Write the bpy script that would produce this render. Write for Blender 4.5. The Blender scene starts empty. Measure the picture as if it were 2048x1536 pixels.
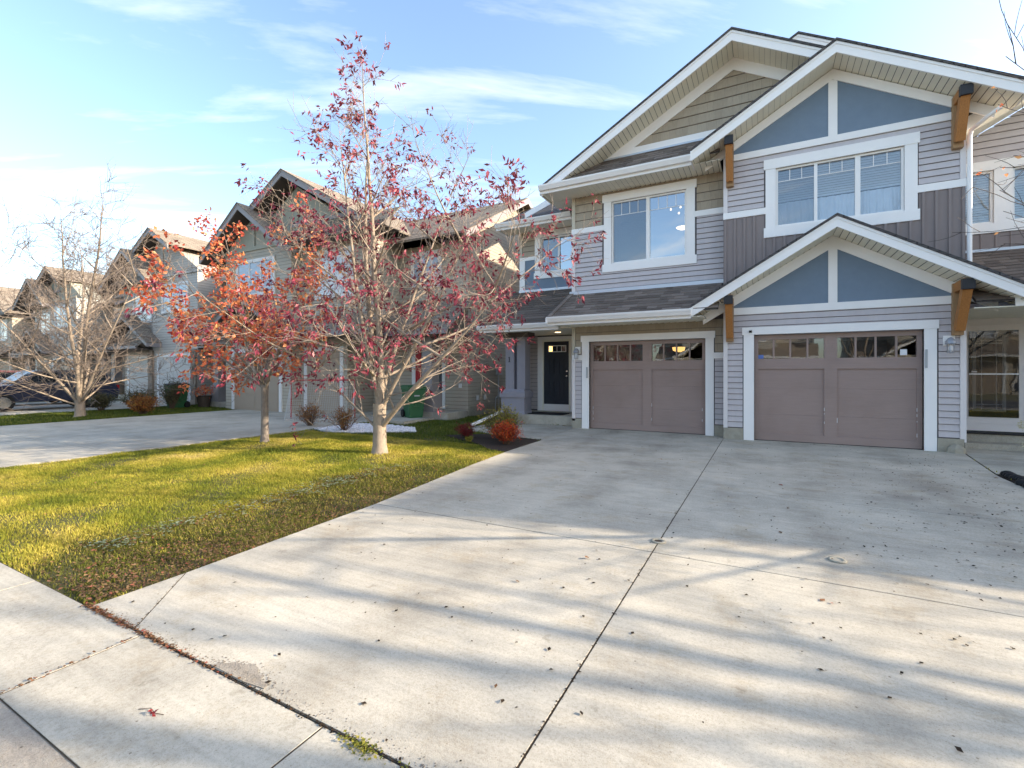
import bpy, math, random
import numpy as np
from mathutils import Vector, Matrix

random.seed(7)
SC = bpy.context.scene
COL = SC.collection
R = math.radians

# ------------------------------------------------------------------ camera, sky, sun, exposure
CAM_H = 1.52
cam = bpy.data.cameras.new('camera')
cam_o = bpy.data.objects.new('camera', cam)
COL.objects.link(cam_o)
cam_o.location = (0.0, 0.0, CAM_H)
cam_o.rotation_euler = (R(90), 0, math.atan2(505, 945))
cam.sensor_width = 36.0
cam.lens = 945 / 2048 * 36.0
cam.shift_y = -22 / 2048
cam.clip_start = 0.05
cam.clip_end = 2000
SC.camera = cam_o

SUN_EL, SUN_AZ = R(21.8), R(70.5)          # azimuth clockwise from +Y
world = bpy.data.worlds.new('World')
SC.world = world
world.use_nodes = True
wn, wl = world.node_tree.nodes, world.node_tree.links
wn.clear()
w_out = wn.new('ShaderNodeOutputWorld')
w_bg = wn.new('ShaderNodeBackground')
w_sky = wn.new('ShaderNodeTexSky')
w_sky.sky_type = 'NISHITA'
w_sky.sun_disc = False
w_sky.sun_elevation = SUN_EL
w_sky.sun_rotation = SUN_AZ
w_sky.altitude = 600
w_sky.air_density = 1.0
w_sky.dust_density = 2.6
w_sky.ozone_density = 3.0
w_bg.inputs['Strength'].default_value = 0.15
# thin streaky cloud, laid out on a flat layer high above the street
tc = wn.new('ShaderNodeTexCoord')
sep = wn.new('ShaderNodeSeparateXYZ')
wl.new(tc.outputs['Generated'], sep.inputs[0])
mx = wn.new('ShaderNodeMath'); mx.operation = 'MAXIMUM'; mx.inputs[1].default_value = 0.03
wl.new(sep.outputs['Z'], mx.inputs[0])
ad = wn.new('ShaderNodeMath'); ad.operation = 'ADD'; ad.inputs[1].default_value = 0.08
wl.new(mx.outputs[0], ad.inputs[0])
dv = []
for ax in 'XY':
    d = wn.new('ShaderNodeMath'); d.operation = 'DIVIDE'
    wl.new(sep.outputs[ax], d.inputs[0]); wl.new(ad.outputs[0], d.inputs[1]); dv.append(d)
cmb = wn.new('ShaderNodeCombineXYZ')
wl.new(dv[0].outputs[0], cmb.inputs[0]); wl.new(dv[1].outputs[0], cmb.inputs[1])
mr = wn.new('ShaderNodeMapping')
mr.inputs['Rotation'].default_value = (0, 0, R(-34))
wl.new(cmb.outputs[0], mr.inputs['Vector'])
mp = wn.new('ShaderNodeMapping')
mp.inputs['Scale'].default_value = (0.6, 2.2, 1)
mp.inputs['Location'].default_value = (7.7, 13.1, 0)
wl.new(mr.outputs[0], mp.inputs['Vector'])
nz = wn.new('ShaderNodeTexNoise')
nz.inputs['Scale'].default_value = 1.15
nz.inputs['Detail'].default_value = 9
nz.inputs['Roughness'].default_value = 0.58
nz.inputs['Distortion'].default_value = 0.35
wl.new(mp.outputs[0], nz.inputs['Vector'])
cr = wn.new('ShaderNodeValToRGB')
cr.color_ramp.elements[0].position = 0.53; cr.color_ramp.elements[0].color = (0, 0, 0, 1)
cr.color_ramp.elements[1].position = 0.84; cr.color_ramp.elements[1].color = (0.72, 0.72, 0.72, 1)
wl.new(nz.outputs['Fac'], cr.inputs['Fac'])
mixc = wn.new('ShaderNodeMixRGB')
mixc.inputs['Color2'].default_value = (3.7, 3.6, 3.45, 1)
wl.new(cr.outputs['Color'], mixc.inputs['Fac'])
tint = wn.new('ShaderNodeMixRGB'); tint.blend_type = 'MULTIPLY'; tint.inputs['Fac'].default_value = 1.0
tint.inputs['Color2'].default_value = (1.02, 0.93, 0.82, 1)
wl.new(w_sky.outputs['Color'], tint.inputs['Color1'])
wl.new(tint.outputs['Color'], mixc.inputs['Color1'])
wl.new(mixc.outputs['Color'], w_bg.inputs['Color'])
wl.new(w_bg.outputs['Background'], w_out.inputs['Surface'])

sun = bpy.data.lights.new('sun', 'SUN')
sun.energy = 2.7
sun.angle = R(0.55)
sun.color = (1.0, 0.86, 0.68)
sun_o = bpy.data.objects.new('sun', sun)
COL.objects.link(sun_o)
SUN_DIR = Vector((math.cos(SUN_EL) * math.sin(SUN_AZ), math.cos(SUN_EL) * math.cos(SUN_AZ), math.sin(SUN_EL)))
sun_o.rotation_euler = SUN_DIR.to_track_quat('Z', 'Y').to_euler()
sun_o.location = SUN_DIR * 60

vs = SC.view_settings
vs.view_transform = 'Standard'
vs.look = 'None'
vs.exposure = 1.97
vs.gamma = 1.0
vs.use_curve_mapping = False
SC.render.engine = 'CYCLES'
SC.cycles.use_denoising = True
SC.cycles.max_bounces = 8
SC.cycles.transparent_max_bounces = 12
SC.cycles.sample_clamp_indirect = 6

# ------------------------------------------------------------------ materials
MATS = {}

def mat(name, col, rough=0.6, var=0.08, scale=5.0, objrand=0.0, island=0.0, bump=0.0, bscale=60.0,
        spec=0.3, metallic=0.0, stretch=None, dirt=0.0):
    m = bpy.data.materials.new(name)
    m.use_nodes = True
    n, l = m.node_tree.nodes, m.node_tree.links
    b = n['Principled BSDF']
    b.inputs['Roughness'].default_value = rough
    b.inputs['Metallic'].default_value = metallic
    b.inputs['Specular IOR Level'].default_value = spec
    geo = n.new('ShaderNodeNewGeometry')
    pos = geo.outputs['Position']
    if stretch:
        mpn = n.new('ShaderNodeMapping'); mpn.inputs['Scale'].default_value = stretch
        l.new(pos, mpn.inputs['Vector']); pos = mpn.outputs[0]
    nt = n.new('ShaderNodeTexNoise'); nt.inputs['Scale'].default_value = scale
    nt.inputs['Detail'].default_value = 6; nt.inputs['Roughness'].default_value = 0.65
    l.new(pos, nt.inputs['Vector'])
    def madd(sock, mul, add):
        q = n.new('ShaderNodeMath'); q.operation = 'MULTIPLY_ADD'
        l.new(sock, q.inputs[0]); q.inputs[1].default_value = mul
        if isinstance(add, float): q.inputs[2].default_value = add
        else: l.new(add, q.inputs[2])
        return q.outputs[0]
    f = madd(nt.outputs['Fac'], 4 * var, 1.0 - 2 * var)
    if objrand:
        oi = n.new('ShaderNodeObjectInfo')
        f = madd(oi.outputs['Random'], 2 * objrand, f)
        f = madd(f, 1.0, -objrand)
    if island:
        f = madd(geo.outputs['Random Per Island'], 2 * island, f)
        f = madd(f, 1.0, -island)
    vm = n.new('ShaderNodeVectorMath'); vm.operation = 'SCALE'
    vm.inputs[0].default_value = col[:3]
    l.new(f, vm.inputs['Scale'])
    last = vm.outputs[0]
    if dirt:
        d2 = n.new('ShaderNodeTexNoise'); d2.inputs['Scale'].default_value = 1.3; d2.inputs['Detail'].default_value = 8
        l.new(geo.outputs['Position'], d2.inputs['Vector'])
        rp = n.new('ShaderNodeValToRGB')
        rp.color_ramp.elements[0].position = 0.5; rp.color_ramp.elements[0].color = (0, 0, 0, 1)
        rp.color_ramp.elements[1].position = 0.75; rp.color_ramp.elements[1].color = (dirt, dirt, dirt, 1)
        l.new(d2.outputs['Fac'], rp.inputs['Fac'])
        mm = n.new('ShaderNodeMixRGB'); l.new(rp.outputs['Color'], mm.inputs['Fac'])
        l.new(last, mm.inputs['Color1'])
        mm.inputs['Color2'].default_value = (col[0] * 0.55, col[1] * 0.52, col[2] * 0.47, 1)
        last = mm.outputs['Color']
    l.new(last, b.inputs['Base Color'])
    if bump:
        bn = n.new('ShaderNodeTexNoise'); bn.inputs['Scale'].default_value = bscale; bn.inputs['Detail'].default_value = 4
        l.new(pos, bn.inputs['Vector'])
        bp = n.new('ShaderNodeBump'); bp.inputs['Strength'].default_value = bump; bp.inputs['Distance'].default_value = 0.01
        l.new(bn.outputs['Fac'], bp.inputs['Height']); l.new(bp.outputs[0], b.inputs['Normal'])
    MATS[name] = m
    return m

def ramp_mat(name, stops, rough=0.6, spec=0.2, transl=0.0, posvar=0.0, pscale=1.0, patch=None):
    """colour picked per mesh island (leaf, blade, stone) from a ramp; patch mixes in a second colour by world noise"""
    m = bpy.data.materials.new(name)
    m.use_nodes = True
    n, l = m.node_tree.nodes, m.node_tree.links
    b = n['Principled BSDF']
    b.inputs['Roughness'].default_value = rough
    b.inputs['Specular IOR Level'].default_value = spec
    geo = n.new('ShaderNodeNewGeometry')
    rp = n.new('ShaderNodeValToRGB')
    el = rp.color_ramp.elements
    while len(el) < len(stops): el.new(0.5)
    for e, (p, c) in zip(el, stops):
        e.position = p; e.color = (*c, 1)
    sock = geo.outputs['Random Per Island']
    if posvar:
        nt = n.new('ShaderNodeTexNoise'); nt.inputs['Scale'].default_value = pscale; nt.inputs['Detail'].default_value = 5
        l.new(geo.outputs['Position'], nt.inputs['Vector'])
        q = n.new('ShaderNodeMath'); q.operation = 'MULTIPLY_ADD'
        l.new(nt.outputs['Fac'], q.inputs[0]); q.inputs[1].default_value = posvar * 2
        q2 = n.new('ShaderNodeMath'); q2.operation = 'MULTIPLY_ADD'
        l.new(sock, q2.inputs[0]); q2.inputs[1].default_value = 1 - posvar; q2.inputs[2].default_value = -posvar / 2
        l.new(q2.outputs[0], q.inputs[2]); sock = q.outputs[0]
    l.new(sock, rp.inputs['Fac'])
    l.new(rp.outputs['Color'], b.inputs['Base Color'])
    if transl:
        t = n.new('ShaderNodeBsdfTranslucent'); l.new(rp.outputs['Color'], t.inputs['Color'])
        mx_ = n.new('ShaderNodeMixShader'); mx_.inputs['Fac'].default_value = transl
        l.new(b.outputs[0], mx_.inputs[1]); l.new(t.outputs[0], mx_.inputs[2])
        l.new(mx_.outputs[0], n['Material Output'].inputs['Surface'])
    MATS[name] = m
    return m

def glass_mat(name, refl=0.3, tint=(0.85, 0.9, 0.92), screen=0.0):
    m = bpy.data.materials.new(name); m.use_nodes = True
    n, l = m.node_tree.nodes, m.node_tree.links
    n.remove(n['Principled BSDF'])
    tr = n.new('ShaderNodeBsdfTransparent'); tr.inputs['Color'].default_value = (*tint, 1)
    gl = n.new('ShaderNodeBsdfGlossy'); gl.inputs['Roughness'].default_value = 0.015
    gl.inputs['Color'].default_value = (0.9, 0.95, 1, 1)
    # slight waviness of the sheet
    geo = n.new('ShaderNodeNewGeometry'); nt = n.new('ShaderNodeTexNoise'); nt.inputs['Scale'].default_value = 1.6
    l.new(geo.outputs['Position'], nt.inputs['Vector'])
    bp = n.new('ShaderNodeBump'); bp.inputs['Strength'].default_value = 0.035; bp.inputs['Distance'].default_value = 0.05
    l.new(nt.outputs['Fac'], bp.inputs['Height']); l.new(bp.outputs[0], gl.inputs['Normal'])
    fr = n.new('ShaderNodeFresnel'); fr.inputs['IOR'].default_value = 1.5
    ma = n.new('ShaderNodeMath'); ma.operation = 'ADD'; ma.use_clamp = True; ma.inputs[1].default_value = refl
    l.new(fr.outputs[0], ma.inputs[0])
    mx_ = n.new('ShaderNodeMixShader'); l.new(ma.outputs[0], mx_.inputs['Fac'])
    l.new(tr.outputs[0], mx_.inputs[1]); l.new(gl.outputs[0], mx_.inputs[2])
    out = mx_.outputs[0]
    if screen:
        df = n.new('ShaderNodeBsdfDiffuse'); df.inputs['Color'].default_value = (0.03, 0.035, 0.045, 1)
        m2 = n.new('ShaderNodeMixShader'); m2.inputs['Fac'].default_value = screen
        l.new(out, m2.inputs[1]); l.new(df.outputs[0], m2.inputs[2]); out = m2.outputs[0]
    l.new(out, n['Material Output'].inputs['Surface'])
    MATS[name] = m

def emit_mat(name, col, strength):
    m = bpy.data.materials.new(name); m.use_nodes = True
    b = m.node_tree.nodes['Principled BSDF']
    b.inputs['Base Color'].default_value = (*col, 1)
    b.inputs['Emission Color'].default_value = (*col, 1)
    b.inputs['Emission Strength'].default_value = strength
    MATS[name] = m

def far_siding(name, col, lap=0.13, dark=0.5):
    """lap siding on far walls, where single boards are a few pixels: relief and butt line by height"""
    m = mat(name, col, 0.55, 0.06, 2.0)
    n, l = m.node_tree.nodes, m.node_tree.links
    b = n['Principled BSDF']
    geo = n.new('ShaderNodeNewGeometry'); sp = n.new('ShaderNodeSeparateXYZ'); l.new(geo.outputs['Position'], sp.inputs[0])
    d = n.new('ShaderNodeMath'); d.operation = 'DIVIDE'; d.inputs[1].default_value = lap; l.new(sp.outputs['Z'], d.inputs[0])
    fr = n.new('ShaderNodeMath'); fr.operation = 'FRACT'; l.new(d.outputs[0], fr.inputs[0])
    bp = n.new('ShaderNodeBump'); bp.inputs['Strength'].default_value = 1.0; bp.inputs['Distance'].default_value = 0.02; bp.invert = True
    l.new(fr.outputs[0], bp.inputs['Height']); l.new(bp.outputs[0], b.inputs['Normal'])
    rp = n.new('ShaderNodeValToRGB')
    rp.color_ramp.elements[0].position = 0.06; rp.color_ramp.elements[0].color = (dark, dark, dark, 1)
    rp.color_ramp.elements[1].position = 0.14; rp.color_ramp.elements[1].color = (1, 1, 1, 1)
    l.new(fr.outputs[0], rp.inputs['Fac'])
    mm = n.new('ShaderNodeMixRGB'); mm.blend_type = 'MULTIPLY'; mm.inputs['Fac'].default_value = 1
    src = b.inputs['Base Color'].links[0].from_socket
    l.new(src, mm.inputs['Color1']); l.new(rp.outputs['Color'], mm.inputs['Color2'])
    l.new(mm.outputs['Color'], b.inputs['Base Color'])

def far_roof(name, c1, c2):
    m = bpy.data.materials.new(name); m.use_nodes = True
    n, l = m.node_tree.nodes, m.node_tree.links
    b = n['Principled BSDF']; b.inputs['Roughness'].default_value = 0.9; b.inputs['Specular IOR Level'].default_value = 0.1
    geo = n.new('ShaderNodeNewGeometry'); sp = n.new('ShaderNodeSeparateXYZ'); l.new(geo.outputs['Position'], sp.inputs[0])
    a = n.new('ShaderNodeMath'); a.operation = 'ADD'; l.new(sp.outputs['X'], a.inputs[0]); l.new(sp.outputs['Y'], a.inputs[1])
    z = n.new('ShaderNodeMath'); z.operation = 'MULTIPLY'; z.inputs[1].default_value = 1.9; l.new(sp.outputs['Z'], z.inputs[0])
    cb = n.new('ShaderNodeCombineXYZ'); l.new(a.outputs[0], cb.inputs[0]); l.new(z.outputs[0], cb.inputs[1])
    br = n.new('ShaderNodeTexBrick'); l.new(cb.outputs[0], br.inputs['Vector'])
    br.inputs['Scale'].default_value = 1.0
    br.inputs['Color1'].default_value = (*c1, 1); br.inputs['Color2'].default_value = (*c2, 1)
    br.inputs['Mortar'].default_value = (c2[0] * .5, c2[1] * .5, c2[2] * .5, 1)
    br.inputs['Mortar Size'].default_value = 0.012
    br.inputs['Brick Width'].default_value = 0.32; br.inputs['Row Height'].default_value = 0.145
    nt = n.new('ShaderNodeTexNoise'); nt.inputs['Scale'].default_value = 90; l.new(geo.outputs['Position'], nt.inputs['Vector'])
    mm = n.new('ShaderNodeMixRGB'); mm.blend_type = 'OVERLAY'; mm.inputs['Fac'].default_value = 0.5
    l.new(br.outputs['Color'], mm.inputs['Color1']); l.new(nt.outputs['Color'], mm.inputs['Color2'])
    hs = n.new('ShaderNodeHueSaturation'); hs.inputs['Saturation'].default_value = 0.75
    l.new(mm.outputs['Color'], hs.inputs['Color'])
    l.new(hs.outputs['Color'], b.inputs['Base Color'])
    MATS[name] = m

mat('siding', (0.545, 0.50, 0.495), 0.5, 0.05, 3, objrand=0.025, bump=0.06, bscale=12, stretch=(3, 3, 0.5), dirt=0.16)
mat('shade_backing', (0.13, 0.12, 0.12), 0.8, 0.05)  # dark backing: puts the shadow lines under laps and shakes into colour
mat('shake', (0.40, 0.335, 0.25), 0.7, 0.10, 8, objrand=0.07, bump=0.25, bscale=30, stretch=(6, 6, 0.6))
mat('white_trim', (0.90, 0.875, 0.84), 0.45, 0.02, 4, bump=0.03, bscale=20, dirt=0.05)
mat('corner_trim', (0.74, 0.69, 0.665), 0.5, 0.03)
mat('corner_tan', (0.56, 0.51, 0.40), 0.5, 0.03)
mat('soffit', (0.88, 0.84, 0.70), 0.5, 0.03, objrand=0.02)
mat('blue_panel', (0.185, 0.245, 0.315), 0.7, 0.06, 5, bump=0.35, bscale=160)
mat('batten', (0.26, 0.215, 0.20), 0.6, 0.05, 4, objrand=0.03, bump=0.05)
mat('garage_paint', (0.345, 0.255, 0.22), 0.55, 0.06, 2.5, bump=0.35, bscale=14, stretch=(1.2, 1.2, 14), dirt=0.25)
mat('shingle_a', (0.19, 0.155, 0.13), 0.95, 0.2, 60, objrand=0.10, bump=0.5, bscale=220, spec=0.05)
mat('shingle_b', (0.235, 0.193, 0.163), 0.95, 0.2, 60, objrand=0.10, bump=0.5, bscale=220, spec=0.05)
mat('shingle_c', (0.15, 0.122, 0.103), 0.95, 0.2, 60, objrand=0.10, bump=0.5, bscale=220, spec=0.05)
mat('cedar', (0.40, 0.17, 0.05), 0.6, 0.28, 6, bump=0.3, bscale=30, stretch=(14, 14, 1.2))
mat('cedar_pale', (0.36, 0.22, 0.11), 0.6, 0.2, 6, bump=0.3, bscale=30, stretch=(14, 14, 1.2))
mat('black_metal', (0.03, 0.03, 0.032), 0.5, 0.1)
mat('foundation', (0.36, 0.33, 0.26), 0.9, 0.16, 9, bump=0.6, bscale=45, dirt=0.4)
mat('door_black', (0.036, 0.042, 0.055), 0.45, 0.05)
mat('pillar_paint', (0.27, 0.26, 0.29), 0.65, 0.05, 4, bump=0.12, bscale=120)
mat('lamp_metal', (0.33, 0.34, 0.37), 0.4, 0.05, metallic=0.3)
mat('chrome', (0.6, 0.6, 0.6), 0.25, 0.02, metallic=0.9)
mat('grey_plastic', (0.42, 0.43, 0.43), 0.5, 0.04)
mat('room_wall', (0.30, 0.28, 0.26), 0.8, 0.03)
mat('room_dark', (0.05, 0.045, 0.04), 0.8, 0.05)
mat('blind', (0.85, 0.85, 0.86), 0.6, 0.03)
mat('curtain', (0.85, 0.86, 0.90), 0.8, 0.05)
mat('rubber', (0.015, 0.015, 0.016), 0.7, 0.1)
mat('mulch', (0.045, 0.032, 0.024), 0.95, 0.4, 30, bump=1.0, bscale=40)
mat('brown_wire', (0.10, 0.07, 0.05), 0.7)
mat('sticker_blue', (0.12, 0.2, 0.5), 0.4, 0.3, 90)
mat('sticker_white', (0.8, 0.8, 0.8), 0.4, 0.02)
mat('door_red', (0.45, 0.02, 0.03), 0.45, 0.04)
mat('bin_green', (0.03, 0.115, 0.05), 0.45, 0.05)
mat('bin_black', (0.03, 0.033, 0.035), 0.5, 0.05)
mat('net_white', (0.5, 0.5, 0.48), 0.7, 0.03)
mat('net_red', (0.42, 0.02, 0.03), 0.4, 0.05)
mat('pebble', (0.72, 0.70, 0.70), 0.8, 0.05, island=0.2)
mat('far_white', (0.72, 0.71, 0.69), 0.5, 0.03)
mat('far_fascia', (0.27, 0.245, 0.24), 0.5, 0.03)
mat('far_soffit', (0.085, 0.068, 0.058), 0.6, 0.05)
mat('far_panel', (0.36, 0.35, 0.28), 0.7, 0.05, bump=0.2, bscale=90)
mat('far_garage', (0.36, 0.29, 0.22), 0.5, 0.04)
mat('far_garage_pale', (0.50, 0.47, 0.44), 0.5, 0.04)
mat('stone_veneer', (0.24, 0.19, 0.145), 0.9, 0.15, 6, objrand=0.25, bump=0.6, bscale=25)
mat('far_batten', (0.24, 0.25, 0.26), 0.6, 0.05)
mat('car_paint', (0.03, 0.035, 0.06), 0.25, 0.02, spec=0.6)
mat('car_red', (0.35, 0.02, 0.02), 0.25, 0.02, spec=0.6)
mat('car_glass', (0.02, 0.025, 0.03), 0.05, 0.0, spec=0.9)
mat('pot_dark', (0.06, 0.045, 0.035), 0.6, 0.1)
mat('flash_metal', (0.55, 0.58, 0.62), 0.35, 0.03, metallic=0.4)
far_siding('far_tan', (0.42, 0.37, 0.29))
far_siding('far_grey', (0.44, 0.40, 0.34))
far_siding('far_blue', (0.43, 0.385, 0.33))
far_siding('side_siding', (0.62, 0.57, 0.555))
far_roof('roof_tan', (0.30, 0.235, 0.165), (0.215, 0.165, 0.115))
far_roof('roof_grey', (0.115, 0.103, 0.10), (0.08, 0.073, 0.072))
glass_mat('glass_sky', 0.34)
glass_mat('glass_mid', 0.13)
glass_mat('glass_storm', 0.03, (0.5, 0.5, 0.5))
glass_mat('glass_screen', 0.20, screen=0.25)
glass_mat('glass_dark', 0.10, (0.45, 0.45, 0.45))
emit_mat('bulb', (1.0, 0.72, 0.42), 0.7)
emit_mat('downlight', (1.0, 0.80, 0.5), 0.6)
emit_mat('amber_glow', (1.0, 0.58, 0.18), 0.9)

def concrete(name, base, stain=0.25, sc=1.0, rough_ex=False, tracks=False):
    m = bpy.data.materials.new(name); m.use_nodes = True
    n, l = m.node_tree.nodes, m.node_tree.links
    b = n['Principled BSDF']; b.inputs['Roughness'].default_value = 0.88; b.inputs['Specular IOR Level'].default_value = 0.15
    geo = n.new('ShaderNodeNewGeometry'); P = geo.outputs['Position']
    def noise(s, det=6, ro=0.6):
        q = n.new('ShaderNodeTexNoise'); q.inputs['Scale'].default_value = s; q.inputs['Detail'].default_value = det
        q.inputs['Roughness'].default_value = ro; l.new(P, q.inputs['Vector']); return q.outputs['Fac']
    def ramp(s, p0, c0, p1, c1):
        q = n.new('ShaderNodeValToRGB'); e = q.color_ramp.elements
        e[0].position = p0; e[0].color = (*c0, 1); e[1].position = p1; e[1].color = (*c1, 1)
        l.new(s, q.inputs['Fac']); return q.outputs['Color']
    def mul(a, c, fac=1.0):
        q = n.new('ShaderNodeMixRGB'); q.blend_type = 'MULTIPLY'; q.inputs['Fac'].default_value = fac
        l.new(a, q.inputs['Color1']); l.new(c, q.inputs['Color2']); return q.outputs['Color']
    lo = tuple(c * 0.82 for c in base); hi = tuple(min(c * 1.12, 0.9) for c in base)
    col = ramp(noise(0.9 * sc, 8, 0.7), 0.3, lo, 0.7, hi)
    col = mul(col, ramp(noise(0.45 * sc, 7, 0.72), 0.40, (1 - stain, 1 - stain, 1 - stain * 0.95), 0.56, (1, 1, 1)))
    col = mul(col, ramp(noise(55 * sc, 4, 0.7), 0.30, (0.80, 0.79, 0.77), 0.55, (1, 1, 1)))
    col = mul(col, ramp(noise(210 * sc, 2, 0.5), 0.28, (0.72, 0.70, 0.67), 0.45, (1, 1, 1)))
    col = mul(col, ramp(noise(7 * sc, 5, 0.6), 0.22, (0.62, 0.60, 0.56), 0.36, (1, 1, 1)))
    # broom / trowel streaks across the drive
    mpn = n.new('ShaderNodeMapping'); mpn.inputs['Scale'].default_value = (1.2, 26, 1); l.new(P, mpn.inputs['Vector'])
    st = n.new('ShaderNodeTexNoise'); st.inputs['Scale'].default_value = 1.0; st.inputs['Detail'].default_value = 5
    l.new(mpn.outputs[0], st.inputs['Vector'])
    col = mul(col, ramp(st.outputs['Fac'], 0.3, (0.88, 0.88, 0.88), 0.6, (1, 1, 1)))
    # pits and specks
    vo = n.new('ShaderNodeTexVoronoi'); vo.inputs['Scale'].default_value = 9.0; vo.inputs['Randomness'].default_value = 1.0; l.new(P, vo.inputs['Vector'])
    col = mul(col, ramp(vo.outputs['Distance'], 0.035, (0.5, 0.47, 0.43), 0.06, (1, 1, 1)))
    vo2 = n.new('ShaderNodeTexVoronoi'); vo2.inputs['Scale'].default_value = 33.0; l.new(P, vo2.inputs['Vector'])
    col = mul(col, ramp(vo2.outputs['Distance'], 0.07, (0.72, 0.69, 0.65), 0.12, (1, 1, 1)))
    # tan water stains
    col = mul(col, ramp(noise(1.7, 9, 0.75), 0.36, (0.91, 0.87, 0.81), 0.47, (1, 1, 1)))
    if tracks:      # tyre-darkened wheel paths and oil spots before the two doors
        sx = n.new('ShaderNodeSeparateXYZ'); l.new(P, sx.inputs[0])
        tot = None
        for c in (-3.45, -1.95, 0.5, 2.0):
            a = n.new('ShaderNodeMath'); a.operation = 'SUBTRACT'; a.inputs[1].default_value = c; l.new(sx.outputs['X'], a.inputs[0])
            b2 = n.new('ShaderNodeMath'); b2.operation = 'ABSOLUTE'; l.new(a.outputs[0], b2.inputs[0])
            if tot is None: tot = b2.outputs[0]
            else:
                mi = n.new('ShaderNodeMath'); mi.operation = 'MINIMUM'; l.new(tot, mi.inputs[0]); l.new(b2.outputs[0], mi.inputs[1]); tot = mi.outputs[0]
        band = ramp(tot, 0.05, (1, 1, 1), 0.34, (0, 0, 0))
        brk = mul(band, ramp(noise(1.1, 8, 0.7), 0.38, (0, 0, 0), 0.62, (1, 1, 1)))
        q = n.new('ShaderNodeMixRGB'); q.blend_type = 'MULTIPLY'; l.new(brk, q.inputs['Fac']); l.new(col, q.inputs['Color1']); q.inputs['Color2'].default_value = (0.78, 0.77, 0.76, 1)
        col = q.outputs['Color']
        for (ox, oy, rr_) in ((1.2, 9.6, .55), (-2.7, 9.3, .5), (1.5, 7.4, .3), (-2.5, 6.6, .22)):
            vd = n.new('ShaderNodeVectorMath'); vd.operation = 'DISTANCE'; l.new(P, vd.inputs[0]); vd.inputs[1].default_value = (ox, oy, 0)
            wob = n.new('ShaderNodeMath'); wob.operation = 'MULTIPLY_ADD'; l.new(noise(3.1, 6, .7), wob.inputs[0]); wob.inputs[1].default_value = rr_ * 1.6; l.new(vd.outputs['Value'], wob.inputs[2])
            col = mul(col, ramp(wob.outputs[0], rr_ * .8, (0.76, 0.75, 0.74), rr_ * 1.7, (1, 1, 1)))
    oi = n.new('ShaderNodeObjectInfo')
    col = mul(col, ramp(oi.outputs['Random'], 0.0, (0.90, 0.90, 0.91), 1.0, (1, 1, 1)))
    l.new(col, b.inputs['Base Color'])
    bp = n.new('ShaderNodeBump'); bp.inputs['Strength'].default_value = 0.9 if rough_ex else 0.35; bp.inputs['Distance'].default_value = 0.012 if rough_ex else 0.006
    l.new(noise(60 if rough_ex else 95, 6, 0.7), bp.inputs['Height']); l.new(bp.outputs[0], b.inputs['Normal'])
    MATS[name] = m
concrete('concrete', (0.585, 0.535, 0.435), 0.14, tracks=True)
concrete('concrete_walk', (0.56, 0.515, 0.42), 0.2)
concrete('aggregate', (0.46, 0.41, 0.34), 0.3, 1.6, True)
concrete('asphalt', (0.17, 0.16, 0.15), 0.3)
mat('joint_fill', (0.055, 0.042, 0.03), 1.0, 0.4, 25, bump=1.0, bscale=60)
ramp_mat('blade', [(0.0, (0.06, 0.09, 0.012)), (0.28, (0.16, 0.19, 0.024)), (0.48, (0.33, 0.32, 0.04)), (0.68, (0.54, 0.44, 0.08)), (1.0, (0.68, 0.54, 0.22))], 0.6, 0.15, 0.35, posvar=0.75, pscale=0.9)
ramp_mat('blade_green', [(0.0, (0.05, 0.085, 0.014)), (0.55, (0.115, 0.15, 0.022)), (1.0, (0.28, 0.25, 0.06))], 0.6, 0.15, 0.35, posvar=0.4, pscale=1.0)
ramp_mat('leaf_crimson', [(0.0, (0.085, 0.016, 0.025)), (0.45, (0.23, 0.03, 0.05)), (0.8, (0.36, 0.075, 0.105)), (1.0, (0.46, 0.17, 0.17))], 0.45, 0.3, 0.30)
ramp_mat('leaf_orange', [(0.0, (0.45, 0.06, 0.045)), (0.4, (0.68, 0.16, 0.07)), (0.8, (0.78, 0.30, 0.12)), (1.0, (0.70, 0.40, 0.16))], 0.45, 0.3, 0.35)
ramp_mat('leaf_rust', [(0.0, (0.16, 0.05, 0.02)), (0.5, (0.36, 0.13, 0.03)), (1.0, (0.40, 0.24, 0.06))], 0.5, 0.2, 0.3)
ramp_mat('leaf_olive', [(0.0, (0.10, 0.12, 0.02)), (0.5, (0.26, 0.25, 0.04)), (1.0, (0.45, 0.36, 0.06))], 0.5, 0.2, 0.3)
ramp_mat('leaf_fire', [(0.0, (0.30, 0.02, 0.02)), (0.5, (0.58, 0.07, 0.02)), (1.0, (0.62, 0.17, 0.03))], 0.5, 0.2, 0.3)
ramp_mat('leaf_wine', [(0.0, (0.10, 0.01, 0.015)), (1.0, (0.36, 0.05, 0.05))], 0.5, 0.2, 0.3)
ramp_mat('leaf_sage', [(0.0, (0.05, 0.055, 0.025)), (1.0, (0.15, 0.14, 0.06))], 0.5, 0.2, 0.3)
ramp_mat('leaf_fallen', [(0.0, (0.06, 0.035, 0.02)), (0.5, (0.20, 0.10, 0.045)), (0.8, (0.30, 0.15, 0.08)), (1.0, (0.36, 0.08, 0.06))], 0.7, 0.1, 0.15)
ramp_mat('leaf_dark', [(0.0, (0.015, 0.011, 0.009)), (1.0, (0.06, 0.04, 0.025))], 0.8, 0.1)
ramp_mat('clover', [(0.0, (0.10, 0.13, 0.06)), (0.7, (0.22, 0.26, 0.14)), (1.0, (0.36, 0.38, 0.27))], 0.6, 0.15, 0.2)
ramp_mat('petal_cream', [(0.0, (0.50, 0.45, 0.27)), (1.0, (0.70, 0.66, 0.48))], 0.6, 0.2, 0.2)
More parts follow.
